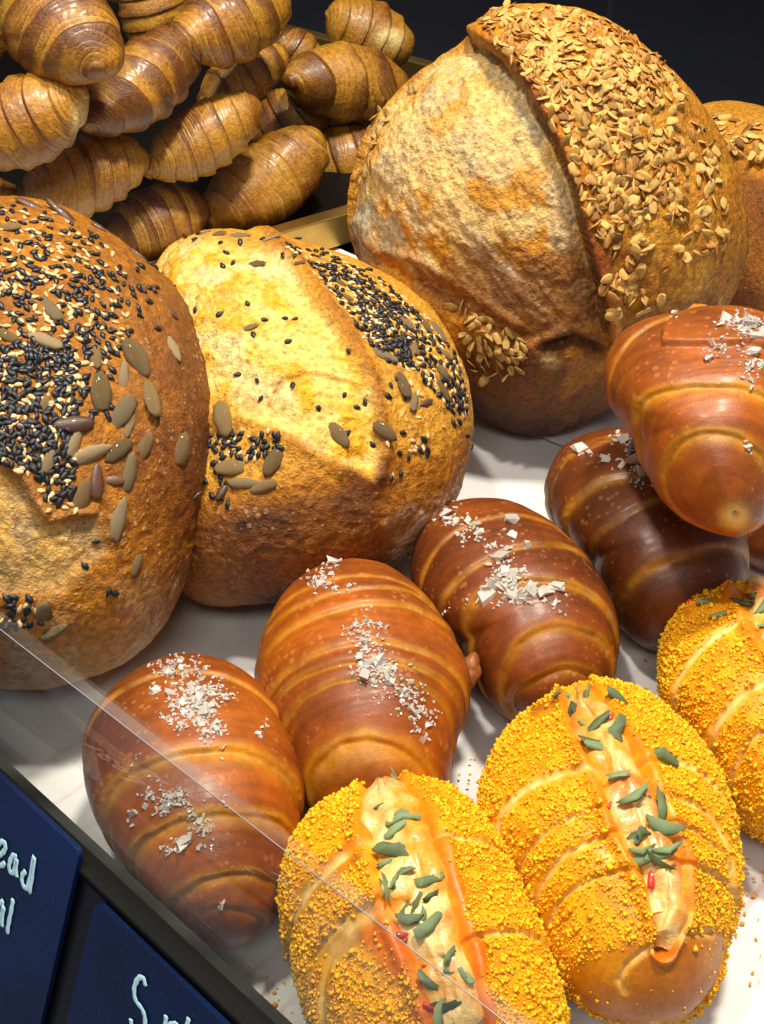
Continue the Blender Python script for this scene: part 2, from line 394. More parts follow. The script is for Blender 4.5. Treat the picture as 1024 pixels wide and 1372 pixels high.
for k in range(6):
    cx_, cy_ = 789.5 + k * 3.9, 4.3 + k * 1.15
    ribbon('letter', [(cx_ + 1.2 * math.cos(t), cy_ + 1.9 * math.sin(t)) for t in np.linspace(.6 * (k % 3), 5.2, 9)], .0005)
# paper
def paper_material():
    m, nt, P = nodes('greaseproof_paper'); L = nt.links.new
    tc = N(nt, 'ShaderNodeTexCoord')
    n1 = N(nt, 'ShaderNodeTexNoise', i_Scale=9., i_Detail=3.); L(tc.outputs['Object'], n1.inputs['Vector'])
    n2 = N(nt, 'ShaderNodeTexNoise', i_Scale=60., i_Detail=6.); L(tc.outputs['Object'], n2.inputs['Vector'])
    # pale pink printed lines on the sheet
    mp = N(nt, 'ShaderNodeMapping'); mp.inputs['Rotation'].default_value = (0, 0, .75); L(tc.outputs['Object'], mp.inputs[0])
    wv = N(nt, 'ShaderNodeTexWave', i_Scale=16., i_Distortion=1.2, i_Detail=1.); L(mp.outputs[0], wv.inputs['Vector'])
    cr = N(nt, 'ShaderNodeMapRange', i_From_Min=.93, i_From_Max=.99); L(wv.outputs['Fac'], cr.inputs[0])
    ng = N(nt, 'ShaderNodeMapRange', i_From_Min=.52, i_From_Max=.62); L(n1.outputs[0], ng.inputs[0])
    mm = N(nt, 'ShaderNodeMath', operation='MULTIPLY'); L(cr.outputs[0], mm.inputs[0]); L(ng.outputs[0], mm.inputs[1])
    m2 = N(nt, 'ShaderNodeMath', operation='MULTIPLY', i_1=.55); L(mm.outputs[0], m2.inputs[0])
    va = N(nt, 'ShaderNodeValToRGB'); va.color_ramp.elements[0].position = .35; va.color_ramp.elements[0].color = (.66, .65, .63, 1)
    va.color_ramp.elements[1].position = .62; va.color_ramp.elements[1].color = (.82, .81, .79, 1); L(n1.outputs[0], va.inputs[0])
    mx = N(nt, 'ShaderNodeMix', data_type='RGBA'); L(m2.outputs[0], mx.inputs['Factor']); L(va.outputs[0], mx.inputs[6]); mx.inputs[7].default_value = (.72, .42, .40, 1)
    L(mx.outputs[2], P.inputs['Base Color']); P.inputs['Roughness'].default_value = .5
    bp = N(nt, 'ShaderNodeBump', i_Strength=.25, i_Distance=.002); L(n2.outputs[0], bp.inputs['Height']); L(bp.outputs[0], P.inputs['Normal'])
    return m
M_paper = paper_material()
RZ = .042
RA, RB = G(77, 1080, RZ), G(240, 1230, RZ); E_ = unit(RB - RA); O_ = np.array([E_[1], -E_[0], 0]); O_ = O_ if O_[0] < 0 else -O_
def paper(name, P0, du, dv, lu, lv, z, nu, nv, label, group, seed, edge=0.):
    uu, vv = np.meshgrid(np.linspace(0, 1, nu), np.linspace(0, 1, nv), indexing='ij'); uu, vv = uu.ravel(), vv.ravel()
    P = P0 + uu[:, None] * du * lu + vv[:, None] * dv * lv
    q = P * [1, 1, 0]; f1 = fbm(q, 7, 2, seed); cre = np.abs(fbm(q, 14, 2, seed + 3))
    P[:, 2] = z + .0012 * (f1 + 1) + .0036 * np.clip(.16 - cre, 0, 1) / .16 * (.5 + f1)
    i = np.arange(nu * nv).reshape(nu, nv); Fq = np.stack([i[:-1, :-1], i[1:, :-1], i[1:, 1:], i[:-1, 1:]], -1).reshape(-1, 4)
    me = mesh(name, P - P0, Fq, M_paper); o = link(name, me, None, P0)
    if edge: pass
    return tag(o, label, 'paper', group)
p0 = RA - E_ * .40 - O_ * .001; p0[2] = 0
paper('greaseproof_paper', p0, E_, -O_, 1.25, .45, -.006, 260, 90, 'white greaseproof sheet lining the shelf under the salted rolls', None, 1)
p1 = p0 - O_ * .35 + E_ * .28; p1[2] = 0
paper('greaseproof_paper', p1, unit(E_ - .08 * O_), unit(-O_ - .08 * E_), .95, .30, -.0035, 200, 70, 'greyish greaseproof sheet overlapping at the back under the oat loaf', None, 5)

# front rail
rl = root('shelf_rail', RA, 'black plastic rail along the front edge of the shelf', 'rail')
c0, c1 = RA - E_ * .35, RB + E_ * .5; up = np.zeros(3); ov = O_ * .0115
o = prism('rail_top', [c0 + up, c1 + up, c1 + up + ov, c0 + up + ov], .052, M_rail, rl, .0012, (0, 0, -1), RA)
# sloping face that carries the price cards
SL = math.radians(66); DN = O_ * math.cos(SL) - np.array([0, 0, 1.]) * math.sin(SL); NF = O_ * math.sin(SL) + np.array([0, 0, 1.]) * math.cos(SL)
f0 = c0 + up + ov * .96 - [0, 0, .004]; f1_ = c1 + up + ov * .96 - [0, 0, .004]
M_face = simple('black_card_holder', (.006, .006, .008), .25, .5, .1, hue=False, nscale=80, bump=.03)
prism('card_holder', [f0, f1_, f1_ + DN * .4, f0 + DN * .4], .01, M_face, rl, .0, tuple(-NF), RA)
# price cards on that face
CP = f0 + NF * .0035
def onface(u, v, off=0.):
    r = ray(u, v); t = ((CP + NF * off - CAM) @ NF) / (r @ NF); return CAM + r * t
def rounded(quad, r, n_=5):
    out = []; q = [np.array(p) for p in quad]
    for k in range(4):
        p, a, b = q[k], unit(q[k - 1] - q[k]), unit(q[(k + 1) % 4] - q[k])
        for s in range(n_ + 1):
            t = s / n_; out.append(p + a * r * (1 - t) ** 2 + b * r * t ** 2)
    return out
def card_material():
    m, nt, P = nodes('blue_card_board'); L = nt.links.new; tc = N(nt, 'ShaderNodeTexCoord')
    n1 = N(nt, 'ShaderNodeTexNoise', i_Scale=12., i_Detail=4.); L(tc.outputs['Object'], n1.inputs['Vector'])
    n2 = N(nt, 'ShaderNodeTexNoise', i_Scale=900., i_Detail=2.); L(tc.outputs['Object'], n2.inputs['Vector'])
    cr = N(nt, 'ShaderNodeValToRGB'); e = cr.color_ramp.elements; e[0].position = .3; e[0].color = (.002, .007, .035, 1); e[1].position = .75; e[1].color = (.004, .028, .13, 1)
    L(n1.outputs[0], cr.inputs[0]); sp = N(nt, 'ShaderNodeMapRange', i_From_Min=.62, i_From_Max=.8, i_To_Max=.25); L(n2.outputs[0], sp.inputs[0])
    mx = N(nt, 'ShaderNodeMix', data_type='RGBA'); L(sp.outputs[0], mx.inputs['Factor']); L(cr.outputs[0], mx.inputs[6]); mx.inputs[7].default_value = (.06, .14, .4, 1)
    L(mx.outputs[2], P.inputs['Base Color']); P.inputs['Roughness'].default_value = .35; return m
M_card = card_material()
M_ink = simple('pale_chalk_ink', (.60, .92, 1.0), .5, .3, .15, hue=False)
M_ink.node_tree.nodes['Principled BSDF'].inputs['Roughness'].default_value = .6
up_ = unit(-DN)
def card(tl, tr, length, label):
    q = [tl, tr, tr + DN * length, tl + DN * length]; base = (q[2] + q[3]) / 2
    t = root('price_card', base, label, 'price card', 'price cards on the front rail')
    prism('card_panel', rounded([x for x in q], .004), .0022, M_card, t, 0., tuple(-NF), base); return t, base
def strokes(t, base, sets, wpx=5.0):
    for pts in sets:
        P = np.array([onface(u, v, .0006) for u, v in pts]); sc = np.linalg.norm(P[0] - CAM) / FPX
        Q = []
        for k in range(len(P) - 1):
            a, b, c, d = P[max(k - 1, 0)], P[k], P[k + 1], P[min(k + 2, len(P) - 1)]
            for s in np.linspace(0, 1, 6)[:-1]: Q.append(.5 * (2 * b + (c - a) * s + (2 * a - 5 * b + 4 * c - d) * s * s + (3 * b - a - 3 * c + d) * s ** 3))
        Q.append(P[-1]); Q = np.array(Q); V = []; Fq = []; hw = wpx * .5 * sc
        T = unit(np.gradient(Q, axis=0) + 1e-12); S = np.cross(T, NF)
        for k, (p, s_) in enumerate(zip(Q, S)):
            h_ = hw * (.9 + .12 * math.sin(k * 1.7)) * (.6 if k in (0, len(Q) - 1) else 1)
            V += [p - s_ * h_, p - s_ * h_ * .6 + NF * .0002, p + s_ * h_ * .6 + NF * .0002, p + s_ * h_]
            if k:
                for j in range(3): Fq.append((4 * k - 4 + j, 4 * k + j, 4 * k + j + 1, 4 * k - 3 + j))
        n_ = len(Q) * 4; Fq += [(0, 1, 2, 3), (n_ - 1, n_ - 2, n_ - 3, n_ - 4)]
        link('letter', mesh('letter', np.array(V) - base, Fq, M_ink), t)
cw = .075
tr = onface(107, 1142); tl = tr - E_ * .13
t, b = card(tl, tr, .24, 'blue price card with white handwriting, upper left of the two on the black rail')
def cp(*a): return [(x / 4.267, 1080 + y / 4.267) for x, y in a]
strokes(t, b, [cp((-28, 282), (4, 276), (28, 250), (30, 215), (10, 204), (-18, 232), (-28, 282), (-14, 326), (8, 340), (30, 322)),
               cp((-75, 120), (-66, 190), (-78, 270)),
               cp((98, 292), (74, 284), (54, 330), (56, 372), (78, 376), (96, 300), (92, 365), (98, 408)),
               cp((148, 372), (128, 396), (128, 440), (148, 470), (168, 430), (196, 285), (184, 400), (168, 500)),
               cp((22, 545), (-10, 560), (-30, 610), (-20, 660), (4, 640), (22, 570), (12, 640), (12, 690)),
               cp((76, 530), (64, 600), (48, 680), (42, 730))], 8.0)
tl2 = onface(128, 1207); tr2 = tl2 + E_ * .13
t, b = card(tl2, tr2, .24, 'blue price card with white handwriting, lower right of the two on the black rail')
strokes(t, b, [cp((832, 1030), (820, 985), (792, 985), (768, 1040), (776, 1110), (812, 1160), (830, 1220), (820, 1290), (790, 1310)),
               cp((748, 1215), (756, 1260), (790, 1310)),
               cp((1010, 1245), (975, 1250), (955, 1290), (960, 1330)), cp((950, 1195), (945, 1260), (930, 1330)), cp((1010, 1235), (1005, 1290), (1000, 1340)),
               cp((1080, 1210), (1070, 1260), (1060, 1330))], 8.0)

# low glass guard behind the rail
def glass_material():
    m = bpy.data.materials.new('guard_glass'); m.use_nodes = True; nt = m.node_tree; nt.nodes.clear(); L = nt.links.new
    out = N(nt, 'ShaderNodeOutputMaterial'); tr_ = N(nt, 'ShaderNodeBsdfTransparent'); tr_.inputs[0].default_value = (.94, .96, .95, 1)
    gl = N(nt, 'ShaderNodeBsdfGlossy'); gl.inputs['Roughness'].default_value = .02
    fr = N(nt, 'ShaderNodeFresnel', i_IOR=1.5); mx = N(nt, 'ShaderNodeMixShader'); gm = N(nt, 'ShaderNodeNewGeometry'); inv = N(nt, 'ShaderNodeMath', operation='SUBTRACT', i_0=1.); L(gm.outputs['Backfacing'], inv.inputs[1])
    fm = N(nt, 'ShaderNodeMath', operation='MULTIPLY'); L(fr.outputs[0], fm.inputs[0]); L(inv.outputs[0], fm.inputs[1])
    L(fm.outputs[0], mx.inputs[0]); L(tr_.outputs[0], mx.inputs[1]); L(gl.outputs[0], mx.inputs[2])
    # pale diffuse streaks painted in for reflections in the pane
    df = N(nt, 'ShaderNodeBsdfDiffuse'); df.inputs[0].default_value = (.8, .78, .74, 1)
    tc = N(nt, 'ShaderNodeTexCoord'); mp = N(nt, 'ShaderNodeMapping'); mp.inputs['Rotation'].default_value = (0, .5, .74); mp.inputs['Scale'].default_value = (3, 14, 14)
    L(tc.outputs['Object'], mp.inputs[0]); n1 = N(nt, 'ShaderNodeTexNoise', i_Scale=2.2, i_Detail=2.); L(mp.outputs[0], n1.inputs['Vector'])
    mr = N(nt, 'ShaderNodeMapRange', i_From_Min=.42, i_From_Max=.62, i_To_Min=.0, i_To_Max=.07); L(n1.outputs[0], mr.inputs[0])
    m2 = N(nt, 'ShaderNodeMixShader'); L(mr.outputs[0], m2.inputs[0]); L(mx.outputs[0], m2.inputs[1]); L(df.outputs[0], m2.inputs[2]); L(m2.outputs[0], out.inputs[0])
    return m
M_glass = glass_material()
g0 = RA - E_ * .3 + O_ * .004 + [0, 0, .0005]; g1 = RB + E_ * .42 + O_ * .004 + [0, 0, .0005]; GZ = .15
T0, T1 = G(135, 949, GZ), G(545, 1268, GZ); te = unit(T1 - T0); t0, t1 = T0 - te * .32, T1 + te * .3
_gn = unit(np.cross(g1 - g0, t0 - g0)); _gn = _gn if _gn[1] > 0 else -_gn
def clear(B, nm): print('CLEAR', nm, round(float(((B.P - g0) @ _gn).min()), 4), 'rail', round(float(((B.P - RA) @ -O_)[B.P[:, 2] < RZ].min(initial=9)), 4))
gg = root('glass_guard', RA, 'low clear glass guard standing behind the black front rail', 'glass')
gn = unit(np.cross(g1 - g0, t0 - g0)); gn = gn if gn[1] > 0 else -gn
prism('glass_pane', [g0, g1, t1, t0], .0035, M_glass, gg, 0., tuple(gn), RA)
M_gedge = simple('polished_glass_edge', (.30, .30, .36), .15, .8, .1, hue=False, bump=0)
for a_ in (0.,):
    k0, k1 = t0 + gn * a_, t1 + gn * a_
    prism('polished_edge', [k0, k1, k1 + gn * .0002, k0 + gn * .0002], .0004, M_gedge, gg, 0., tuple(unit(t0 - g0)), RA)

def glare_material():  # pale reflection below the glass edge, painted as a faint translucent strip
    m = bpy.data.materials.new('painted_edge_glare'); m.use_nodes = True; nt = m.node_tree; nt.nodes.clear(); L = nt.links.new
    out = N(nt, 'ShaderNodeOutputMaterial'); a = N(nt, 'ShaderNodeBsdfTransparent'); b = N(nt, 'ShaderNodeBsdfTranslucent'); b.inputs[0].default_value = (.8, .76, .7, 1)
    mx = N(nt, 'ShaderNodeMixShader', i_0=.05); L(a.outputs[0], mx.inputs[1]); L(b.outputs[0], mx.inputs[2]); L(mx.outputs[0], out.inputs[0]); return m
dn_ = unit(g0 - t0); M_glare = glare_material(); e0, e1 = t0 + gn * .0044, t1 + gn * .0044
prism('edge_glare_band', [e0, e1, e1 + unit(g1 - t1) * .005, e0 + dn_ * .019], .0003, M_glare, gg, 0., tuple(gn), RA)
# croissant tray with a gold rim
M_gold = simple('gold_tray_rim', (.55, .34, .09), .28, .5, .15, metal=.9, hue=False, nscale=80, bump=.15)
M_traybase = simple('dark_tray_base', (.005, .004, .003), .6, .15, .2, hue=False)
ty = root('croissant_tray', (-.3, .95, 0), 'gold rimmed dark tray under the heap of croissants', 'tray')
zt = .022; A_ = G(200, 350, zt); Bq = G(470, 272, zt); dA = unit(Bq - A_); c1_ = A_ + dA * .36; Cq = G(590, 92, zt); Dq = G(395, 42, zt); dC = unit(Dq - Cq)
# corner where front rim meets far rim
mat2 = np.array([[dA[0], -dC[0]], [dA[1], -dC[1]]]); sol = np.linalg.solve(mat2, (Cq - A_)[:2]); corner = A_ + dA * sol[0]
left = A_ - dA * .6; back = corner + dC * .75; lb = left + dC * .75
tb = np.array([-.3, .95, 0])
def bar(name, a, b, wd, h, side, mat, par, base):
    prism(name, [a, b, b + side * wd, a + side * wd], h, mat, par, .0015, (0, 0, -1), base)
perp = np.array([dA[1], -dA[0], 0]); perpC = np.array([dC[1], -dC[0], 0])
if corner[0] is not None:
    bar('rim', left, corner, .013, .024, perp, M_gold, ty, tb)
    if perpC[0] < 0: perpC = -perpC
    bar('rim', corner + perpC * .0, back, .013, .0235, perpC, M_gold, ty, tb)
fz = lambda p: np.array([p[0], p[1], .004])
prism('tray_base', [fz(left), fz(corner), fz(back), fz(lb)], .006, M_traybase, ty, 0., (0, 0, -1), tb)

# ================================================================== BOULES
def obj_body(B, name, mat, colr, parent, extra=None):
    lum = colr @ np.array([.3, .6, .1]); colr = lum[:, None] + (colr - lum[:, None]) * 1.17; colr = np.maximum(colr, .004)
    at = {'col': np.clip(colr, 0, 1)}
    return link(name, mesh(name, B.P - B.base, B.F, mat, at), parent)
BR = lambda t: None
c_pale, c_gold, c_orng, c_brn, c_dark = col(.80, .56, .24), col(.62, .33, .080), col(.40, .170, .038), col(.20, .073, .022), col(.065, .024, .012)
def bake(t):
    """0 pale .. 1 nearly burnt"""
    st = [0, .3, .55, .78, 1]; cs = np.array([c_pale, c_gold, c_orng, c_brn, c_dark]); t = np.clip(t, 0, 1)
    return np.stack([np.interp(t, st, cs[:, k]) for k in range(3)], 1)
axd, axs = horiz((100, 700), (160, 500))
# ---- left seeded loaf
def s3(*pts): return [(x / 2.048, 250 + y / 2.048) for x, y in pts]
out = [(40, 268), (90, 284), (140, 312), (193, 350), (243, 398), (278, 450), (298, 510), (303, 565), (296, 630), (276, 700), (250, 765), (222, 822), (176, 875), (110, 905), (40, 917), (-40, 912), (-120, 880), (-190, 820), (-240, 740), (-262, 640), (-262, 540), (-240, 440), (-190, 350), (-110, 290), (-30, 268)]
B = body(out, (10, 595), [axd * 1.0, axs * .95, (0, 0, .80)], 0, level=8)
Q = B.UV + 10 * np.stack([fbm(B.P, 40, 2, 1), fbm(B.P, 40, 2, 2)], 1)
crumb = region(Q, [(-200, 600), (0, 615), (40, 655), (60, 700), (130, 690), (142, 740), (90, 790), (20, 800), (-200, 800)], 14)
crumb *= B.front
low = sm(760, 900, Q[:, 1] + .25 * Q[:, 0]); rightr = sm(140, 270, Q[:, 0] + .0 * Q[:, 1])
f1 = fbm(B.P, 30, 4, 3); f2 = fbm(B.P, 110, 3, 4)
disp = .0022 * fbm(B.P, 22, 3, 5) + .0006 * f2 + .0012 * (.2 - np.abs(fbm(B.P, 120, 2, 65))) - .0035 * crumb + .0014 * crumb * fbm(B.P * [1, 1, .5], 60, 3, 6)
d1, sd1, _ = polyline(Q, [(-200, 590), (0, 612), (40, 650), (66, 702), (125, 688)])
disp += .0025 * np.exp(-(d1 / 9) ** 2) * B.front
t_ = .62 + .18 * f1 + .10 * f2 + .20 * rightr * sm(900, 600, Q[:, 1]) - .10 * low
t_ = t_ + .22 * sm(.25, .6, fbm(B.P, 18, 3, 9)) * rightr
cl = bake(t_)
pale = mix(col(.62, .40, .15), col(.42, .29, .15), sm(-.3, .3, fbm(B.P, 70, 3, 7))); pale = mix(pale, col(.62, .33, .09), .8 * sm(.0, .5, fbm(B.P, 50, 3, 8)))
cl = mix(cl, pale, crumb * .9); cl = mix(cl, col(.60, .42, .22), .55 * low * sm(-.3, .4, f2 + f1))
cl = mix(cl, col(.30, .11, .04), np.exp(-(d1 / 5) ** 2) * .5 * B.front)
finish(B, disp); L1 = root('seeded_loaf', B.base, 'large round brown loaf thickly covered in black sesame, cut by the left edge', 'bread')
obj_body(B, 'crust', M_crust, cl, L1)
big = [(80, 52, 80, -15, 'd'), (168, 75, 110, -20, 'd'), (270, 112, 50, -30, 'd'), (25, 115, 65, 0, 'g'), (380, 188, 60, -30, 'd'), (140, 335, 80, -55, 'p'), (25, 415, 60, -20, 'g'), (112, 420, 105, -20, 'p'), (260, 470, 70, 85, 'g'), (375, 475, 110, -60, 'g'), (475, 350, 40, -30, 'd'), (478, 445, 85, 80, 'p'), (340, 515, 70, 80, 'p'), (275, 565, 100, 88, 'g'), (415, 580, 110, 75, 'g'), (333, 628, 105, 55, 'p'), (200, 652, 100, 10, 'd'), (355, 655, 70, 70, 'p'), (210, 700, 85, 40, 'p'), (245, 735, 110, 8, 'p'), (325, 725, 85, 30, 'g'), (395, 715, 80, 65, 'g'), (130, 760, 70, 60, 'p'), (265, 808, 90, 85, 'd'), (318, 808, 55, 0, 'd'), (357, 785, 100, 85, 'p'), (225, 855, 100, 85, 'g'), (325, 910, 110, 80, 'p'), (500, 720, 90, 70, 'g'), (118, 1175, 90, 80, 'p'), (150, 1222, 70, 30, 'p'), (70, 1255, 60, 0, 'g'), (540, 850, 36, 0, 'd'), (120, 600, 50, 60, 'g'), (375, 1040, 60, 60, 'g')]
def bigseeds(lst, sc, ox, oy, par, B):
    for kd, bk, nm, asp in (('g', B_pump, 'pumpkin_seed', .50), ('p', B_sunf, 'sunflower_kernel', .40), ('d', B_dark, 'toasted_seed', .44)):
        l = [q for q in lst if q[4] == kd]
        scatter(nm, bk, par, B, np.array([(ox + q[0] / sc, oy + q[1] / sc) for q in l]), [q[2] / sc * 1.0 for q in l], asp, .05, [q[3] + 180 * random.randrange(2) for q in l], 12)
bigseeds(big, 2.048, 0, 250, L1, B)
bigp = np.array([(q[0] / 2.048, 250 + q[1] / 2.048) for q in big])
def away(p, c, r): return p[np.min(np.hypot(p[:, None, 0] - c[None, :, 0], p[:, None, 1] - c[None, :, 1]), 1) > r]
P_a = [(-60, 275), (60, 278), (140, 320), (165, 365), (175, 440), (170, 470), (120, 500), (105, 560), (110, 610), (70, 650), (20, 630), (-60, 600)]
P_d = [(-60, 470), (90, 450), (110, 520), (95, 600), (60, 645), (10, 625), (-60, 600)]
blk = np.concatenate([sample_poly(P_a, 620), sample_poly(P_d, 620), sample_poly([(60, 640), (100, 620), (100, 670), (60, 680)], 30), sample_poly([(0, 800), (45, 800), (55, 845), (0, 845)], 26), sample_poly([(150, 350), (215, 350), (215, 450), (150, 450)], 22), sample_poly([(110, 440), (190, 440), (170, 560), (110, 560)], 34), RNG.normal((135, 735), (25, 40), (5, 2)), sample_poly([(-200, 330), (-60, 330), (-60, 600), (-200, 600)], 260)])
wht = np.concatenate([sample_poly(P_a, 620), sample_poly(P_d, 220), sample_poly([(0, 800), (45, 800), (55, 845), (0, 845)], 16), sample_poly([(50, 640), (90, 640), (110, 690), (60, 690)], 14), sample_poly([(-200, 330), (-60, 330), (-60, 600), (-200, 600)], 180)])
blk = away(spaced(blk, 5.0), bigp, 8); wht = away(spaced(wht, 4.8), bigp, 8)
wht = wht[np.array([np.min(np.hypot(*(blk - p).T)) > 3.2 for p in wht])]
scatter('black_sesame_seed', B_bses, L1, B, blk, 11.8, .58, .22, stuffname='black_sesame_seeds')
scatter('white_sesame_seed', B_wses, L1, B, wht, 10., .58, .16, stuffname='white_sesame_seeds')

# ---- middle seeded loaf
out = [(215, 345), (245, 322), (290, 308), (345, 314), (420, 332), (500, 363), (565, 404), (604, 455), (627, 515), (632, 575), (620, 640), (596, 690), (556, 735), (500, 765), (440, 785), (350, 806), (290, 808), (245, 795), (222, 750), (205, 690), (197, 610), (196, 520), (197, 440), (204, 385)]
axd, axs = horiz((380, 750), (330, 400))
B = body(out, (410, 560), [axd * 1.0, axs * .95, (0, 0, .74)], 0, level=8)
def s4(*pts): return [(200 + x / 2.226, 290 + y / 2.226) for x, y in pts]
Q = B.UV + 7 * np.stack([fbm(B.P, 45, 2, 1), fbm(B.P, 45, 2, 2)], 1)
groove = region(Q, s4((-60, 120), (60, 70), (200, 60), (400, 110), (480, 230), (570, 350), (640, 470), (680, 600), (690, 700), (670, 780), (600, 740), (480, 690), (420, 650), (300, 600), (200, 580), (150, 450), (100, 300)), 9) * B.front
rp = s4((330, 40), (430, 120), (520, 230), (600, 330), (650, 450), (680, 560), (700, 660), (690, 770))
d1, sd1, ar1 = polyline(Q, rp); d1 *= np.where(B.front, 1, 50)
d2, _, _ = polyline(Q, s4((180, 600), (300, 610), (420, 660), (540, 720), (670, 790))); d2 *= np.where(B.front, 1, 50)
d3, _, _ = polyline(Q, s4((340, 560), (400, 480), (520, 460), (600, 480), (650, 560))); d3 *= np.where(B.front, 1, 50)
f1 = fbm(B.P, 30, 4, 13); f2 = fbm(B.P, 110, 3, 14); f3 = fbm(B.P, 60, 3, 15)
disp = .002 * fbm(B.P, 20, 3, 16) + .0007 * f2 - .0028 * groove + .0020 * groove * f3 + .0011 * groove * (.25 - np.abs(fbm(B.P * [1, 1, .6], 85, 3, 61))) * 2 + .0012 * (.2 - np.abs(fbm(B.P, 130, 2, 62)))
disp += .0044 * np.exp(-(d1 / 11) ** 2) * (.8 + .4 * f3) + .0014 * np.exp(-(d2 / 14) ** 2) - .002 * np.exp(-(d3 / 3.5) ** 2)
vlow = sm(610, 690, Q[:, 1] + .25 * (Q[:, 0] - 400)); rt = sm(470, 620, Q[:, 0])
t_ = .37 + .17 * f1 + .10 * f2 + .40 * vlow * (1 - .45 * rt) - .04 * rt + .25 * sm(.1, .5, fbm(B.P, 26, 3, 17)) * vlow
t_ = t_ + .22 * np.exp(-(d1 / 7) ** 2) + .15 * np.exp(-(d2 / 8) ** 2)
cl = bake(t_)
pale = mix(col(.78, .56, .21), col(.70, .37, .07), sm(-.25, .35, f3 + .4 * f2)); pale = mix(pale, col(.70, .60, .34), .6 * sm(.05, .35, fbm(B.P, 35, 3, 19)))
pale = mix(pale, col(.62, .30, .06), .5 * sm(.14, .42, fbm(B.P * [1, 1, 1.6], 55, 4, 71))); cl = mix(cl, pale, groove * (1 - .7 * np.exp(-(d1 / 7) ** 2))); cl = mix(cl, col(.55, .25, .06), .5 * np.exp(-(d3 / 3) ** 2))
cl = mix(cl, col(.60, .50, .36), .7 * region(Q, [(520, 700), (590, 660), (620, 640), (600, 720), (530, 760)], 12) * sm(-.2, .3, f2 + .2) * B.front)
finish(B, disp); L2 = root('seeded_loaf', B.base, 'round loaf with a wide pale yellow split and a seed band beside the croissant tray', 'bread')
obj_body(B, 'crust', M_crust, cl, L2)
big = [(168, 47, 38, 0, 'p'), (210, 52, 45, 0, 'g'), (270, 60, 70, -10, 'p'), (365, 66, 60, 0, 'p'), (322, 143, 55, 0, 'g'), (303, 330, 45, 20, 'g'), (450, 138, 34, 0, 'g'), (525, 130, 42, 0, 'p'), (572, 200, 42, -20, 'g'), (592, 240, 42, -20, 'g'), (770, 318, 55, -50, 'g'), (823, 327, 62, -60, 'g'), (860, 345, 80, -70, 'p'), (790, 397, 55, 80, 'g'), (880, 410, 60, -50, 'g'), (705, 415, 80, -15, 'p'), (877, 467, 68, -20, 'g'), (758, 500, 90, 85, 'g'), (877, 520, 78, -65, 'g'), (790, 548, 75, 60, 'p'), (827, 557, 56, 10, 'd'), (566, 655, 88, -45, 'g'), (703, 643, 78, -35, 'g'), (222, 605, 110, -70, 'g'), (240, 750, 90, 0, 'g'), (368, 738, 82, 60, 'g'), (285, 797, 90, 0, 'p'), (340, 808, 80, 25, 'g'), (220, 820, 60, 60, 'd'), (135, 855, 44, -10, 'd')]
bigseeds(big, 2.226, 200, 290, L2, B)
bigp = np.array([(200 + q[0] / 2.226, 290 + q[1] / 2.226) for q in big])
band = s4((405, 88), (520, 100), (640, 150), (760, 240), (860, 330), (930, 440), (955, 560), (940, 600), (880, 560), (800, 470), (700, 430), (640, 360), (590, 280), (500, 180), (430, 120))
core = s4((480, 130), (640, 180), (760, 280), (830, 380), (780, 430), (700, 390), (620, 300), (540, 210))
blk = np.concatenate([sample_poly(band, 560), sample_poly(core, 700), sample_poly(s4((160, 640), (390, 640), (400, 700), (300, 730), (170, 700)), 60), sample_poly(s4((160, 640), (170, 860), (250, 860), (220, 700)), 22), sample_poly(s4((0, 120), (400, 100), (650, 480), (700, 700), (300, 580)), 26), sample_poly(s4((690, 450), (850, 560), (850, 700), (720, 800)), 14), sample_poly(s4((880, 480), (960, 480), (960, 700), (900, 640)), 24), sample_poly([(240, 312), (400, 320), (400, 330), (240, 325)], 14)])
wht = np.concatenate([sample_poly(band, 800), sample_poly(core, 260), sample_poly(s4((170, 640), (390, 640), (300, 740), (160, 740)), 26), sample_poly(s4((690, 450), (960, 560), (930, 640), (720, 800)), 16)])
blk = away(spaced(blk, 4.3), bigp, 7); wht = away(spaced(wht, 4.0), bigp, 7)
wht = wht[np.array([np.min(np.hypot(*(blk - p).T)) > 2.6 for p in wht])]
scatter('black_sesame_seed', B_bses, L2, B, blk, 10.8, .62, .22, stuffname='black_sesame_seeds')
scatter('white_sesame_seed', B_wses, L2, B, wht, 8.8, .58, .16, stuffname='white_sesame_seeds')

# ---- tall oat loaf
out = [(640, 38), (655, 14), (700, 6), (760, 10), (820, 32), (880, 76), (935, 135), (972, 200), (994, 270), (1001, 335), (985, 385), (955, 430), (905, 478), (850, 520), (795, 558), (740, 580), (690, 578), (648, 560), (600, 520), (560, 460), (510, 395), (478, 335), (468, 280), (478, 205), (515, 145), (575, 90), (620, 60)]
axd, axs = horiz((740, 560), (700, 400))
B = body(out, (735, 310), [axd * .80, axs * .95, (0, 0, 1.0)], 0, level=8, smooth_deg=4)
Q = B.UV + 6 * np.stack([fbm(B.P, 40, 2, 1), fbm(B.P, 40, 2, 2)], 1)
ear = [(628, 45), (668, 72), (700, 108), (725, 150), (748, 195), (768, 240), (782, 300), (795, 350), (808, 400), (812, 440)]
d1, sd1, ar1 = polyline(Q, ear); fr = B.front; far = np.where(fr, 0, 500); s1 = sd1 * d1
face = region(Q, ear + [(800, 440), (760, 440), (690, 470), (640, 440), (590, 415), (530, 375), (480, 345), (430, 270), (440, 180), (520, 100), (600, 40)], 8) * fr
rid2, _, _ = polyline(Q, [(470, 300), (495, 340), (545, 350), (590, 372), (640, 410), (690, 440)]); rid2 = rid2 + far
f1 = fbm(B.P, 24, 4, 23); f2 = fbm(B.P, 100, 3, 24); ang_ = np.stack([B.P[:, 0] * 1.0 + B.P[:, 2] * .9, B.P[:, 1] * .5, (B.P[:, 2] - B.P[:, 0]) * .25], 1)
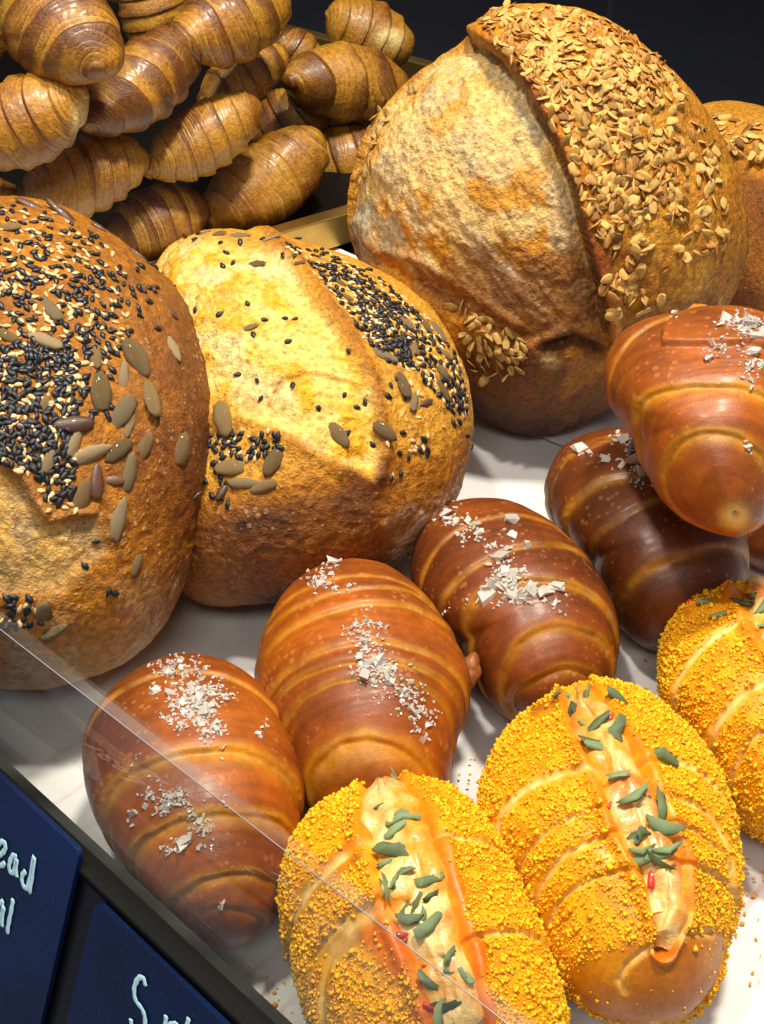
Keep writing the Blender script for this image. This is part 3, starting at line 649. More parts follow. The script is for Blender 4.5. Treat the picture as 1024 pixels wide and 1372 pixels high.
fib = fbm(ang_, 110, 4, 25); fib2 = fbm(ang_, 45, 3, 26)
disp = .003 * fbm(B.P, 16, 3, 27) + .0008 * f2 + face * (.0012 * fib + .0022 * fib2 - .005 + .0014 * (.2 - np.abs(fbm(ang_, 70, 3, 63)))) + .0014 * (.2 - np.abs(fbm(B.P, 120, 2, 64)))
earh = np.where(s1 < 0, 1.0, 1.0)
disp += (.0095 * np.exp(-(np.clip(-s1 - 3, 0, 99) / 26) ** 2) * (s1 <= 3) * (.6 + .4 * np.sin(ar1 * 3.1)) - .003 * np.exp(-(np.clip(s1 - 3, 0, 99) / 14) ** 2) * (s1 > 3)) * fr if False else 0
# sd>0 is the right (oat) side
lip = np.where(s1 > -2, np.exp(-(np.clip(s1, 0, 99) / 17) ** 2), 0) * fr * (d1 < 90)
disp += .0080 * lip * (.5 + .5 * sm(0, .15, ar1)) - .004 * np.exp(-(np.clip(-s1, 0, 200) / 14) ** 2) * (s1 < 0) * fr
disp += .004 * np.exp(-(rid2 / 8) ** 2) * (.6 + .6 * fib2)
burst, _, _ = polyline(Q, [(735, 468), (770, 455), (800, 470)]); burst = burst + far
disp += -.006 * np.exp(-(burst / 10) ** 2)
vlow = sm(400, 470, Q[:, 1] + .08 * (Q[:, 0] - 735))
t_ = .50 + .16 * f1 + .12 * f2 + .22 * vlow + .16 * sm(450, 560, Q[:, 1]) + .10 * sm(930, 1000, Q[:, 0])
t_ = t_ + .30 * sm(.08, .45, fbm(B.P, 22, 3, 28)) * sm(200, 380, Q[:, 1]) - .16 * sm(.1, .4, fbm(B.P, 35, 3, 78))
cl = bake(t_)
fc = mix(col(.70, .49, .22), col(.50, .38, .22), sm(-.2, .3, fib2)); fc = mix(fc, col(.42, .40, .31), .85 * sm(.05, .4, fbm(B.P, 30, 3, 29) + .3 * fib))
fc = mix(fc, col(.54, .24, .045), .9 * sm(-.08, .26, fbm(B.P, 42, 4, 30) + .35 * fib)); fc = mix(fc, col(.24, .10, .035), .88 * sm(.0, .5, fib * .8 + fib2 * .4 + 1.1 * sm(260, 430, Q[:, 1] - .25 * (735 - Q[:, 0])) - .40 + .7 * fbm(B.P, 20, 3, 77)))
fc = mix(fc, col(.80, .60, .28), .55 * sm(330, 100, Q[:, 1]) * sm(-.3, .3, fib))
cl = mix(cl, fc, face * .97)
cl = mix(cl, mix(col(.50, .19, .035), col(.24, .07, .02), sm(-.1, .3, fib2)), .9 * sm(22, 12, s1) * sm(-3, 2, s1) * fr * (d1 < 60) * sm(.0, .1, ar1)); cl = mix(cl, col(.08, .03, .015), .8 * np.exp(-((s1 + 1) / 3.) ** 2) * fr * sm(.1, .4, ar1 + .3 * fib))  # brown lip; the shadow on its left is painted as a dark line
cl = mix(cl, col(.22, .09, .03), .8 * np.exp(-((rid2) / 5) ** 2) * sm(-.2, .3, fib + .2))
cl = mix(cl, col(.04, .015, .008), .85 * np.exp(-(burst / 11) ** 2)); cl = mix(cl, col(.66, .48, .24), .5 * np.exp(-(np.hypot((Q[:, 0] - 738) / 1.3, Q[:, 1] - 486) / 11) ** 4) * fr)
finish(B, disp); L3 = root('oat_loaf', B.base, 'tall round loaf with a burst pale face and rolled oats, largest at the back', 'bread')
print('oat loaf D', B.D, 'size', B.size)
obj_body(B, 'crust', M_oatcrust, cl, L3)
def oats(spec, dm=7): return spaced(np.concatenate([sample_poly(p, n_) for p, n_ in spec]), dm)
pts = oats([([(640, 30), (660, 10), (740, 8), (830, 35), (890, 85), (920, 130), (860, 140), (790, 130), (740, 150), (700, 95)], 900),
            ([(720, 130), (800, 120), (880, 130), (920, 200), (900, 260), (820, 330), (790, 300), (770, 230), (740, 170)], 420),
            ([(795, 300), (860, 280), (880, 330), (850, 395), (815, 400)], 40), ([(890, 130), (950, 170), (980, 260), (970, 340), (890, 370), (880, 250)], 90), ([(800, 380), (850, 370), (900, 400), (880, 430), (815, 440)], 14)], 4.2)
ol = np.interp(pts[:, 1], [0, 120, 300, 400], [14, 15.5, 18, 19]) * RNG.uniform(.75, 1.2, len(pts))
scatter('oat_flake', B_oat, L3, B, pts, ol, .62, .16, tilt=32, stuffname='oat_flakes', cap=400 if False else 300)
p2 = np.concatenate([oats([([(615, 430), (650, 425), (705, 455), (700, 500), (650, 510), (622, 480)], 130)], 8), oats([([(478, 240), (500, 160), (560, 105), (566, 112), (510, 175), (488, 250)], 26)], 6), oats([([(610, 400), (650, 430), (640, 440), (600, 408)], 7)], 8)])
a2 = np.arctan2(-(p2[:, 1] - 430), p2[:, 0] - 660) * 57.3 + RNG.normal(0, 20, len(p2))
ii = hit(B, p2)
items = [(B.P[i] + B.N[i] * .0012, frame(unit(B.N[i] + RNG.normal(0, .5, 3)), a), np.array([.0075, .0042, .0042]) * RNG.uniform(.8, 1.2)) for i, a in zip(ii, a2)]
g = B_oat[0][0]; merged('oat_flakes', g[0], g[1], items, M_oat, L3, B.base)

# ---- far right oat loaf
out = [(915, 190), (935, 160), (975, 152), (1040, 172), (1120, 205), (1200, 250), (1260, 310), (1270, 370), (1230, 420), (1150, 460), (1050, 470), (980, 455), (930, 410), (900, 340), (898, 250)]
axd, axs = horiz((1000, 400), (1000, 300))
B = body(out, (1080, 310), [axd, axs, (0, 0, .8)], 0, D=.84, level=6, smooth_deg=4); B.base[2] = B.P[:, 2].min(); B.clampz = -1
Q = B.UV; f1 = fbm(B.P, 30, 4, 33); d1, sd1, _ = polyline(Q, [(900, 195), (960, 200), (1024, 225), (1140, 260)])
disp = .002 * f1 + .006 * sm(-6, 4, -sd1 * d1) * 0 + .008 * sm(5, -2, (Q[:, 1] - 195 - .42 * (Q[:, 0] - 960)))
cl = bake(.45 + .2 * f1 + .28 * sm(190, 230, Q[:, 1] - .42 * (Q[:, 0] - 960)))
finish(B, disp); L4 = root('oat_loaf', B.base, 'oat topped loaf mostly hidden behind the tall loaf at the right edge', 'bread')
print('L4 base z', B.base, B.size)
obj_body(B, 'crust', M_oatcrust, cl, L4)
pts = oats([([(935, 160), (950, 148), (1020, 168), (1080, 195), (1080, 235), (1024, 218), (960, 195)], 150)], 6)
scatter('oat_flake', B_oat, L4, B, pts, 17, .5, .16, tilt=25)

# ================================================================== SALTED ROLLS
def planes(B, seams):
    """each seam is a ring around the roll through three of its points"""
    res = []
    for (pts, wid, step) in seams:
        ii = hit(B, np.array(pts, float)); a, b, c = B.P[ii]; n_ = unit(np.cross(b - a, c - a)); n_ = n_ if n_ @ B.fwd > 0 else -n_
        res.append(((B.P - b) @ n_, wid * B.D / FPX, step))
    return res
def roll(label, out, cen, ap, seams, clusters, ratio=(1.35, .95, .9), rest=0., D=None, tone=.0, group='salted lye rolls on the paper', extra=None, singles=(), seed=0, flakepx=7., flat=.07, level=7):
    axd, axs = horiz(ap[1], ap[0]); B = body(out, cen, [axd * ratio[0], axs * ratio[1], (0, 0, ratio[2])], rest, D=D, level=level, smooth_deg=5, flat=flat)
    B.fi = np.nonzero(B.front)[0]; B.fwd = -axd
    f1 = fbm(B.P, 25, 3, seed + 40); f2 = fbm(B.P, 140, 3, seed + 41); f3 = fbm(B.P, 60, 2, seed + 42)
    axial = (B.P @ axd)[:, None] * axd; strk = fbm((B.P - axial) * .35 + axial * 5, 60, 3, seed + 47)
    disp = .0008 * f1 + .00025 * strk; pale = np.zeros(len(B.P)); crest = np.zeros(len(B.P))
    for d, w_, st in planes(B, seams):
        d = d + .0012 * f3 + .0002 * f2; 
        disp += -st * .0006 * np.exp(-(d / (w_ * .35 + .0009)) ** 2) + st * .0009 * np.exp(-(np.clip(-d, 0, 1) / .010) ** 1.5) * sm(.0008, -.0010, d) - st * .0006 * np.exp(-(d / .006) ** 2) * sm(-.0008, .0010, d)
        pale = np.maximum(pale, np.where(d > 0, np.exp(-(d / (w_ * .60)) ** 2 * 1.2), np.exp(-(d / (w_ * .22 + .0007)) ** 2)) * (.62 + .6 * f2 + .5 * f3) * min(1, .62 + w_ * 60))
        crest = np.maximum(crest, np.where(d < 0, np.exp(-((d + .005) / .005) ** 2), 0) * st)
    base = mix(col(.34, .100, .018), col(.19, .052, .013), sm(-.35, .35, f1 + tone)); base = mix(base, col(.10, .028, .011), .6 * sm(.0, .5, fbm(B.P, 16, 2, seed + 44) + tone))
    base = mix(base, col(.27, .07, .018), .35 * crest)
    base = base * (1 + .35 * strk)[:, None]
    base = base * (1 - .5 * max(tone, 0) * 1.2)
    gold = mix(col(.72, .42, .13), col(.52, .24, .05), sm(-.3, .3, f2))
    halo = np.clip(pale, 0, 1) ** .8
    cl = mix(base, col(.42, .16, .028), .35 * halo); cl = mix(cl, gold, np.clip(pale, 0, 1) * (.9 - .9 * max(tone, 0)))
    if extra is not None: disp, cl = extra(B, disp, cl, f2)
    finish(B, disp); t = root('salted_roll', B.base, label, 'bread roll', group)
    obj_body(B, 'roll_crust', M_roll, cl, t)
    pts = [RNG.normal((cx, cy), (sx, sy), (n_, 2)) for cx, cy, sx, sy, n_ in clusters]
    pts = np.concatenate(pts) if pts else np.zeros((0, 2)); ok = inpoly(pts, out) if len(pts) else []
    pts = pts[ok] if len(pts) else pts
    lp = list(RNG.lognormal(math.log(flakepx * .66), .45, len(pts))); lp = [min(x, flakepx * 2.2) for x in lp]
    if singles: pts = np.concatenate([pts, np.array([(a, b) for a, b, c in singles], float)]); lp += [c for a, b, c in singles]
    lp = np.array(lp); bigm = lp > 4.0
    scatter('salt_flake', B_salt, t, B, pts[bigm], lp[bigm], .75, .25, tilt=40, thick=.45)
    # tiny grains: joined
    pg = pts[~bigm] if (~bigm).any() else np.zeros((0, 2)); pg = np.concatenate([pg] + [pts + RNG.normal(0, 6, pts.shape) for _ in range(3)]) if len(pts) else pg
    if len(pg):
        ii = hit(B, pg); g = B_salt[1][0]
        merged('salt_grains', g[0], g[1], [(B.P[i] + B.N[i] * .0003, frame(unit(B.N[i] + RNG.normal(0, .5, 3)), random.uniform(0, 360)), np.array([1, .8, .6]) * random.uniform(1.6, 3.8) * B.D / FPX) for i in ii], M_salt, t, B.base, smooth=False)
    clear(B, label[:40])
    print(label[:40], 'D %.3f' % B.D, 'size', B.size.round(3), 'z', B.P[:, 2].min().round(3), B.P[:, 2].max().round(3))
    return B, t
out = [(253, 876), (205, 885), (160, 914), (128, 955), (113, 1005), (119, 1065), (139, 1110), (170, 1160), (206, 1204), (246, 1240), (292, 1268), (335, 1266), (368, 1230), (385, 1180), (400, 1120), (405, 1065), (398, 1010), (380, 962), (348, 917), (305, 886)]
roll('salted roll with a wide golden seam, nearest the front rail under the glass', out, (262, 1065), ((235, 900), (300, 1240)),
     [(((141, 945), (232, 901), (370, 951)), 6, .8), (((138, 1104), (300, 1003), (401, 1060)), 26, 1.3), (((175, 1151), (294, 1089), (388, 1112)), 20, 1.1), (((232, 1205), (300, 1173), (363, 1176)), 16, 1.0), (((252, 1240), (300, 1215), (345, 1222)), 7, .7)],
     [(262, 942, 19, 19, 110), (225, 892, 22, 7, 20), (285, 972, 10, 9, 16), (228, 1070, 13, 15, 24), (266, 1105, 10, 14, 12), (250, 1135, 20, 5, 8), (200, 980, 60, 60, 6)], singles=((180, 1089, 10), (195, 1080, 7), (296, 1213, 9), (210, 925, 10), (345, 982, 6)), seed=0, flakepx=7)
out = [(470, 748), (420, 762), (380, 795), (358, 840), (346, 880), (342, 920), (360, 975), (385, 1020), (400, 1060), (420, 1090), (470, 1110), (540, 1110), (590, 1085), (606, 1030), (612, 985), (627, 940), (628, 900), (612, 860), (580, 815), (545, 775), (510, 753)]
def nub(B, disp, cl, f2): return disp, cl
B, t = roll('salted roll with many close thin seams, behind the left crumbed bun', out, (487, 925), ((470, 770), (510, 1080)),
     [(((363, 840), (475, 790), (566, 802)), 5, .7), (((357, 873), (475, 811), (590, 832)), 7, .9), (((387, 900), (520, 862), (622, 925)), 7, .8), (((369, 940), (500, 884), (619, 955)), 8, 1.), (((381, 972), (480, 908), (608, 990)), 6, .8), (((418, 1036), (500, 991), (578, 1036)), 28, 1.1), (((375, 815), (460, 775), (545, 785)), 4, .5)],
     [(430, 775, 16, 8, 22), (495, 845, 14, 22, 30), (508, 893, 17, 10, 46), (540, 925, 18, 14, 20), (560, 955, 14, 14, 18)], singles=((508, 888, 17), (490, 905, 14), (448, 754, 16), (515, 905, 12)), seed=10, flakepx=6.5)
# small dough nub where the end of the roll sticks out
outn = [(624, 882), (637, 872), (642, 890), (640, 912), (628, 924), (618, 905)]
Bn = body(outn, (630, 898), [(0, 0, 1), (1, 0, 0), (0, 1, 0)], D=B.D, level=4, flat=0); finish(Bn, .0008 * fbm(Bn.P, 200, 2, 3))
me = mesh('dough_end', Bn.P - B.base, Bn.F, M_roll, {'col': np.tile(col(.30, .09, .02), (len(Bn.P), 1))}); link('dough_end', me, t)
out = [(640, 668), (592, 678), (562, 705), (552, 750), (553, 790), (580, 830), (620, 862), (640, 910), (662, 945), (700, 968), (760, 972), (800, 945), (822, 900), (827, 850), (818, 800), (795, 760), (760, 720), (720, 688), (680, 670)]
roll('dark brown salted roll with chunky crystals, left of the stacked pair', out, (695, 820), ((640, 690), (740, 930)),
     [(((578, 747), (672, 691), (763, 717)), 5, .6), (((593, 802), (704, 731), (789, 750)), 8, .8), (((622, 826), (727, 776), (818, 826)), 16, 1.), (((689, 867), (763, 838), (818, 879)), 12, .9), (((681, 945), (745, 899), (806, 910)), 10, 1.2)],
     [(605, 693, 14, 8, 9), (632, 717, 9, 9, 9), (675, 775, 13, 18, 40), (705, 798, 22, 10, 14), (675, 740, 50, 40, 8)], singles=((684, 698, 18), (687, 717, 10), (707, 729, 10), (745, 787, 15), (727, 793, 16), (712, 792, 14), (673, 747, 17), (660, 785, 14), (600, 690, 16), (697, 803, 13)), tone=.30, seed=20, flakepx=9.)
out = [(790, 580), (752, 600), (733, 640), (731, 680), (750, 715), (790, 750), (815, 800), (835, 845), (870, 870), (920, 868), (975, 830), (1004, 785), (1003, 750), (990, 690), (960, 640), (920, 600), (870, 578), (830, 574)]
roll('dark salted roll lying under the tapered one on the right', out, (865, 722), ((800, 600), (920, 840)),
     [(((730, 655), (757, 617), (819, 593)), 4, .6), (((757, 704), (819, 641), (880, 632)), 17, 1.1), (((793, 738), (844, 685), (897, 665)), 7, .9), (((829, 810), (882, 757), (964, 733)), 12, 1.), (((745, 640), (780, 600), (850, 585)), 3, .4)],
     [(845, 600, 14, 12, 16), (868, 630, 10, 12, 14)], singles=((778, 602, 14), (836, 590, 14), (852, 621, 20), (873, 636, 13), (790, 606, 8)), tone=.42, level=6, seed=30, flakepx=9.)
out = [(915, 420), (868, 426), (832, 446), (812, 480), (812, 520), (832, 560), (852, 590), (870, 640), (905, 685), (950, 710), (985, 721), (1018, 706), (1045, 660), (1062, 600), (1072, 540), (1070, 480), (1045, 440), (1000, 422), (960, 419)]
def flap(B, disp, cl, f2):
    Q = B.UV; m = region(Q, [(888, 464), (889, 444), (905, 426), (930, 416), (1080, 416), (1080, 480), (1000, 462), (950, 464)], 2.2) * B.front
    disp = disp + .003 * m; cl = mix(cl, col(.26, .07, .02), .55 * m * sm(50, 0, np.hypot(Q[:, 0] - 900, Q[:, 1] - 450)))
    tip = np.exp(-(np.hypot((Q[:, 0] - 984) / 1.2, Q[:, 1] - 692) / 17) ** 3) * B.front
    cl = mix(cl, col(.82, .58, .22), tip * .9); cl = mix(cl, col(.25, .16, .06), .7 * np.exp(-(np.hypot(Q[:, 0] - 987, Q[:, 1] - 690) / 3.2) ** 2) * B.front)
    return disp - .0025 * np.exp(-(np.hypot(Q[:, 0] - 986, Q[:, 1] - 690) / 5) ** 2) * B.front, cl
roll('glossy orange tapered salted roll lying on top of another on the right', out, (945, 560), ((930, 450), (985, 700)),
     [(((817, 530), (838, 463), (896, 426)), 4, .9), (((855, 590), (884, 525), (975, 515)), 19, 1.1), (((887, 632), (935, 581), (1017, 603)), 15, 1.)],
     [(1003, 432, 16, 9, 46), (1010, 480, 10, 18, 22), (965, 468, 8, 8, 5)], singles=((950, 481, 12), (962, 467, 9), (966, 436, 8), (954, 461, 7), (905, 421, 12), (1007, 436, 17), (1000, 599, 8)), ratio=(1.4, .95, .95), D=.515, tone=-.12, seed=50, flakepx=7., extra=flap, flat=0)
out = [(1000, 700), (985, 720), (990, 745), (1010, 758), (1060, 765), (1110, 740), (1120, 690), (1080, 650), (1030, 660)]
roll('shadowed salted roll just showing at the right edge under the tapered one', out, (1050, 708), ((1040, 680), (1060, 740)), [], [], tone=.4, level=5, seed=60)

# ================================================================== CRUMBED BUNS
def pathpts(path, n_):
    p = np.array(path, float); s = np.linspace(0, len(p) - 1, n_); return np.stack([np.interp(s, range(len(p)), p[:, k]) for k in range(3)], 1)
def bun(label, out, cen, ap, fill, seams, nocrumb, chives, chil, sauce, seed, ratio=(1.3, .98, .86), ncr=7000, endcurl=None):
    axd, axs = horiz(ap[1], ap[0]); B = body(out, cen, [axd * ratio[0], axs * ratio[1], (0, 0, ratio[2])], 0, level=7, smooth_deg=5)
    B.fi = np.nonzero(B.front)[0]; B.fwd = -axd; Q = B.UV
    fp = pathpts(fill, 40); dl, sl, al = polyline(Q, fp[:, :2]); hw = np.interp(al, np.linspace(0, 1, 40), fp[:, 2]); q = dl / hw; s_ = sl * dl
    f1 = fbm(B.P, 25, 3, seed); f2 = fbm(B.P, 140, 3, seed + 1); f3 = fbm(B.P, 60, 2, seed + 2)
    disp = .0010 * f1 + B.front * (-.006 * np.exp(-(q / .8) ** 4) + .0022 * np.exp(-((q - 1.25) / .28) ** 2)); pale = np.zeros(len(B.P)); bare = np.zeros(len(B.P))
    for (pts, wid, side) in seams:
        for d, w_, st in planes(B, [(pts, wid * .8, 1.)]):
            d = d + .0008 * f3; m = sm(0, 14, s_ * side) if side else 1.
            e = np.where(d > 0, np.exp(-(d / (w_ * .8)) ** 2), np.exp(-(d / (w_ * .3)) ** 2)) * m
            pale = np.maximum(pale, e); disp += m * (-.0014 * np.exp(-(d / (w_ * .45)) ** 2) + .0014 * np.exp(-(np.clip(-d, 0, 1) / .008) ** 1.5) * sm(.0008, -.0010, d))
    for poly in nocrumb: bare = np.maximum(bare, region(Q + 8 * np.stack([f3, f1], 1), poly, 10) * B.front)
    base = mix(col(.62, .27, .05), col(.38, .125, .025), sm(-.3, .35, f1 + .15)); base = mix(base, mix(col(.92, .47, .015), col(.66, .28, .02), sm(-.3, .3, f2)), .8 * (1 - bare) * sm(.0, .02, B.P[:, 2] - .008))
    cl = mix(base, mix(col(.86, .62, .28), col(.68, .38, .10), sm(-.2, .3, f2)), np.clip(pale, 0, 1) * .92)
    orange = np.exp(-((q - 1.2) / .45) ** 2) * B.front * sm(-.35, .15, fbm(B.P, 50, 2, seed + 5)); cl = mix(cl, col(.72, .20, .015), .8 * orange)
    for (poly, c_) in sauce:
        m = region(Q + 10 * np.stack([f3, f2], 1), poly, 7) * B.front; m = m * sm(-.30, .15, fbm(B.P, 75, 3, seed + 31)); cl = mix(cl, c_, m * .62); disp = disp + .0006 * m; bare = np.maximum(bare, m * .9)
    if endcurl is not None:
        dd, sdd, _ = polyline(Q, endcurl); dd = dd + np.where(B.front, 0, 99); disp += -.0016 * np.exp(-(dd / 4) ** 2); cl = mix(cl, col(.78, .50, .19), .8 * np.exp(-(dd / 6.) ** 2))
    finish(B, disp); t = root('crumbed_bun', B.base, label, 'filled bun', 'savoury buns coated in yellow crumbs')
    obj_body(B, 'bun_crust', M_bun, cl, t)
    # filling: a lumpy strip lying in the slit
    nu, nv = 90, 22; fp = pathpts(fill, nu); tg = unit(np.gradient(fp[:, :2], axis=0)); nr = np.stack([-tg[:, 1], tg[:, 0]], 1)
    vv = np.linspace(-1, 1, nv); wob = 1 + .09 * np.sin(np.arange(nu) * .21 + seed) + .05 * np.sin(np.arange(nu) * .53)
    gq = fp[:, None, :2] + nr[:, None] * (vv[None, :, None] * (fp[:, 2] * wob)[:, None, None]); gq = gq.reshape(-1, 2)
    idx = B.fi; Pt = np.zeros((len(gq), 3)); Nt = np.zeros((len(gq), 3))
    for k in range(0, len(gq), 150):
        dd = ((B.UV[idx][None] - gq[k:k + 150][:, None]) ** 2).sum(2); nn_ = np.argpartition(dd, 40, 1)[:, :40]; ww = 1 / (np.take_along_axis(dd, nn_, 1) + 6.)
        ww /= ww.sum(1, keepdims=True); Pt[k:k + 150] = (B.P[idx][nn_] * ww[..., None]).sum(1); Nt[k:k + 150] = (B.N[idx][nn_] * ww[..., None]).sum(1)
    Nt = unit(Nt.reshape(nu, nv, 3).mean(1, keepdims=True) * .6 + Nt.reshape(nu, nv, 3) * .4).reshape(-1, 3)
    V_, U_ = np.tile(vv, nu), np.repeat(np.linspace(0, 1, nu), nv); ends = sm(0, .04, U_) * sm(1, .94, U_)
    lump = fbm(Pt, 90, 3, seed + 7); lump2 = fbm(Pt, 220, 2, seed + 8)
    hgt = (1 - np.abs(V_) ** 3) * (.0085 + .0030 * lump + .0008 * lump2) * (.25 + .75 * ends) - .0030 * (np.abs(V_) > .97) - .001
    Pt = Pt + Nt * hgt[:, None]
    fcl = mix(col(.82, .54, .19), col(.80, .34, .035), sm(-.10, .22, fbm(Pt, 60, 3, seed + 9) - .10 + .25 * np.abs(V_))); fcl = mix(fcl, col(.78, .18, .012), .85 * sm(.08, .34, fbm(Pt, 45, 3, seed + 10) + .12 * np.abs(V_)))
    fcl = mix(fcl, col(.80, .42, .25), .7 * sm(.25, .5, fbm(Pt, 50, 2, seed + 12)) * sm(.75, .95, U_))
    ig = np.arange(nu * nv).reshape(nu, nv); Fq = np.stack([ig[:-1, :-1], ig[:-1, 1:], ig[1:, 1:], ig[1:, :-1]], -1).reshape(-1, 4)
    fo = link('filling', mesh('filling', Pt - B.base, Fq, M_fill, {'col': np.clip(fcl, 0, 1)}), t)
    # crumbs
    n_ = len(B.P); fc_ = B.F; cen_ = B.P[fc_].mean(1); i3 = fc_[:, 0]
    qv = (q)[i3]; keep = (1 - np.clip(pale[i3] * 2.4 - .15, 0, 1)) * (1 - bare[i3] * .985) * np.where(B.front[i3], sm(1.1, 1.35, qv), 1) * sm(.002, .02, cen_[:, 2])
    keep *= .45 + .55 * sm(-.45, .05, fbm(cen_, 45, 3, seed + 15)); area = np.linalg.norm(np.cross(B.P[fc_[:, 1]] - B.P[fc_[:, 0]], B.P[fc_[:, 2]] - B.P[fc_[:, 0]]), axis=1)
    pr = keep * area; pr /= pr.sum(); ch = RNG.choice(len(fc_), ncr, p=pr); Nf = B.N[i3]; cen_ = cen_ + 0
    tv = []
    for s in range(6):
        rr_ = RNG.uniform(.35, .65, 5); tv.append(np.array([(0, 0, rr_[3]), (0, 0, -rr_[4])] + [(math.cos(a_) * rr_[j], math.sin(a_) * rr_[j], 0) for j, a_ in enumerate((0.3, 2.2, 4.4))]))
    tf = np.array([(0, 2, 3), (0, 3, 4), (0, 4, 2), (1, 3, 2), (1, 4, 3), (1, 2, 4)]); Vs, Fs, Cs = [], [], []; scp = B.D / FPX
    for k, i in enumerate(ch):
        R = frame(unit(Nf[i] + RNG.normal(0, .3, 3)), random.uniform(0, 360)); sz = scp * min(11, random.lognormvariate(math.log(2.9), .5))
        Vs.append((tv[k % 6] * (sz * random.uniform(.8, 1.4), sz, sz * .75)) @ R.T + cen_[i] + Nf[i] * sz * .22 + (B.P[fc_[i][0]] - cen_[i]) * random.uniform(-.9, .9) + (B.P[fc_[i][1]] - cen_[i]) * random.uniform(-.9, .9) + RNG.normal(0, scp * .6, 3) - B.base); Fs.append(tf + 5 * k)
        c_ = mix(col(1.0, .60, .015), col(.88, .38, .008), random.random() ** 1.3); Cs.append(np.tile(c_, (5, 1)))
    tag(link('crumb_coating', mesh('crumb_coating', np.concatenate(Vs), np.concatenate(Fs), M_crumb, {'col': np.concatenate(Cs)}), t), kind='stuff')
    # chives and chilli lie on filling + crust: use combined surface
    Bc = Body(); Bc.P = np.concatenate([B.P, Pt]); Bc.N = np.concatenate([B.N, Nt]); Bc.UV = proj(Bc.P); Bc.D = B.D; Bc.base = B.base
    fidx = len(B.P) + np.arange(len(Pt)); out_ = np.nonzero(B.front & (q > 1.25))[0]; Bc.fi = np.concatenate([out_, fidx])
    scatter('chive_piece', B_chive, t, Bc, np.array([c[:2] for c in chives], float), [c[2] * RNG.uniform(.75, 1.05) for c in chives], .66, .10, [c[3] for c in chives], 26, thick=.8)
    if chil: scatter('chilli_piece', B_chili, t, Bc, np.array([c[:2] for c in chil], float), [c[2] * .8 for c in chil], .38, .1, [c[3] for c in chil], 8)
    clear(B, label[:40]); print(label[:40], 'D %.3f' % B.D, B.size.round(3)); return B, t
SR, SO = col(.68, .14, .012), col(.80, .30, .03)
def s5(*p): return [(370 + x / 2.56, 1030 + y / 2.56) for x, y in p]
out = [(540, 1042), (500, 1050), (455, 1062), (415, 1090), (390, 1125), (376, 1170), (378, 1220), (390, 1280), (405, 1330), (425, 1380), (470, 1430), (560, 1465), (660, 1465), (730, 1440), (762, 1400), (758, 1350), (745, 1300), (725, 1250), (700, 1190), (670, 1130), (640, 1085), (600, 1050)]
bun('crumbed bun cut by the bottom edge, its cheese filling streaked with red sauce', out, (572, 1245), ((520, 1070), (620, 1440)),
    [(512, 1052, 26), (522, 1085, 40), (540, 1130, 45), (563, 1210, 42), (595, 1296, 38), (616, 1372, 34), (640, 1440, 24)],
    [(((421, 1290), (455, 1240), (512, 1207)), 9, -1), (((433, 1300), (470, 1240), (516, 1214)), 14, -1), (((409, 1200), (440, 1165), (480, 1135)), 16, -1), (((610, 1124), (643, 1128), (675, 1143)), 8, 1), (((655, 1249), (705, 1250), (733, 1268)), 8, 1)],
    [s5((60, 420), (130, 370), (250, 250), (300, 260), (310, 330), (200, 380), (100, 440)), s5((150, 640), (260, 530), (380, 480), (390, 540), (300, 600), (200, 650))],
    [(472, 1062, 20, 60), (510, 1054, 26, -80), (525, 1040, 24, 70), (508, 1080, 20, 60), (562, 1080, 24, -40), (540, 1095, 36, 10), (532, 1114, 22, 50), (535, 1145, 44, -25), (512, 1157, 24, 25), (522, 1180, 32, 60), (542, 1165, 26, 30), (575, 1172, 32, 15), (553, 1205, 34, 35), (575, 1198, 24, 40), (550, 1233, 30, -5), (572, 1238, 34, 50), (600, 1278, 30, 60), (597, 1300, 15, 0), (577, 1313, 34, -40), (625, 1300, 24, -40), (602, 1340, 36, 20), (590, 1362, 22, 80), (565, 1228, 20, 80), (512, 1190, 24, 80)],
    [(542, 1254, 26, 10), (571, 1292, 12, 0), (572, 1350, 26, -20), (548, 1258, 16, 40)],
    [(s5((230, 640), (290, 540), (400, 520), (470, 600), (520, 740), (560, 860), (470, 860), (400, 720), (330, 640)), SR), (s5((540, 230), (600, 260), (620, 380), (660, 540), (720, 660), (760, 780), (740, 900), (700, 860), (660, 640), (600, 460), (550, 320)), SR), (s5((420, 30), (520, 30), (560, 180), (530, 200), (470, 110)), SO)], 100, ncr=32000)
def s6(*p): return [(640 + x / 2.844, 910 + y / 2.844) for x, y in p]
out = [(810, 912), (765, 922), (715, 948), (675, 985), (650, 1035), (643, 1085), (660, 1130), (690, 1190), (715, 1240), (735, 1290), (760, 1330), (800, 1358), (860, 1374), (920, 1358), (955, 1320), (970, 1260), (978, 1190), (980, 1120), (970, 1060), (945, 1005), (905, 960), (860, 925)]
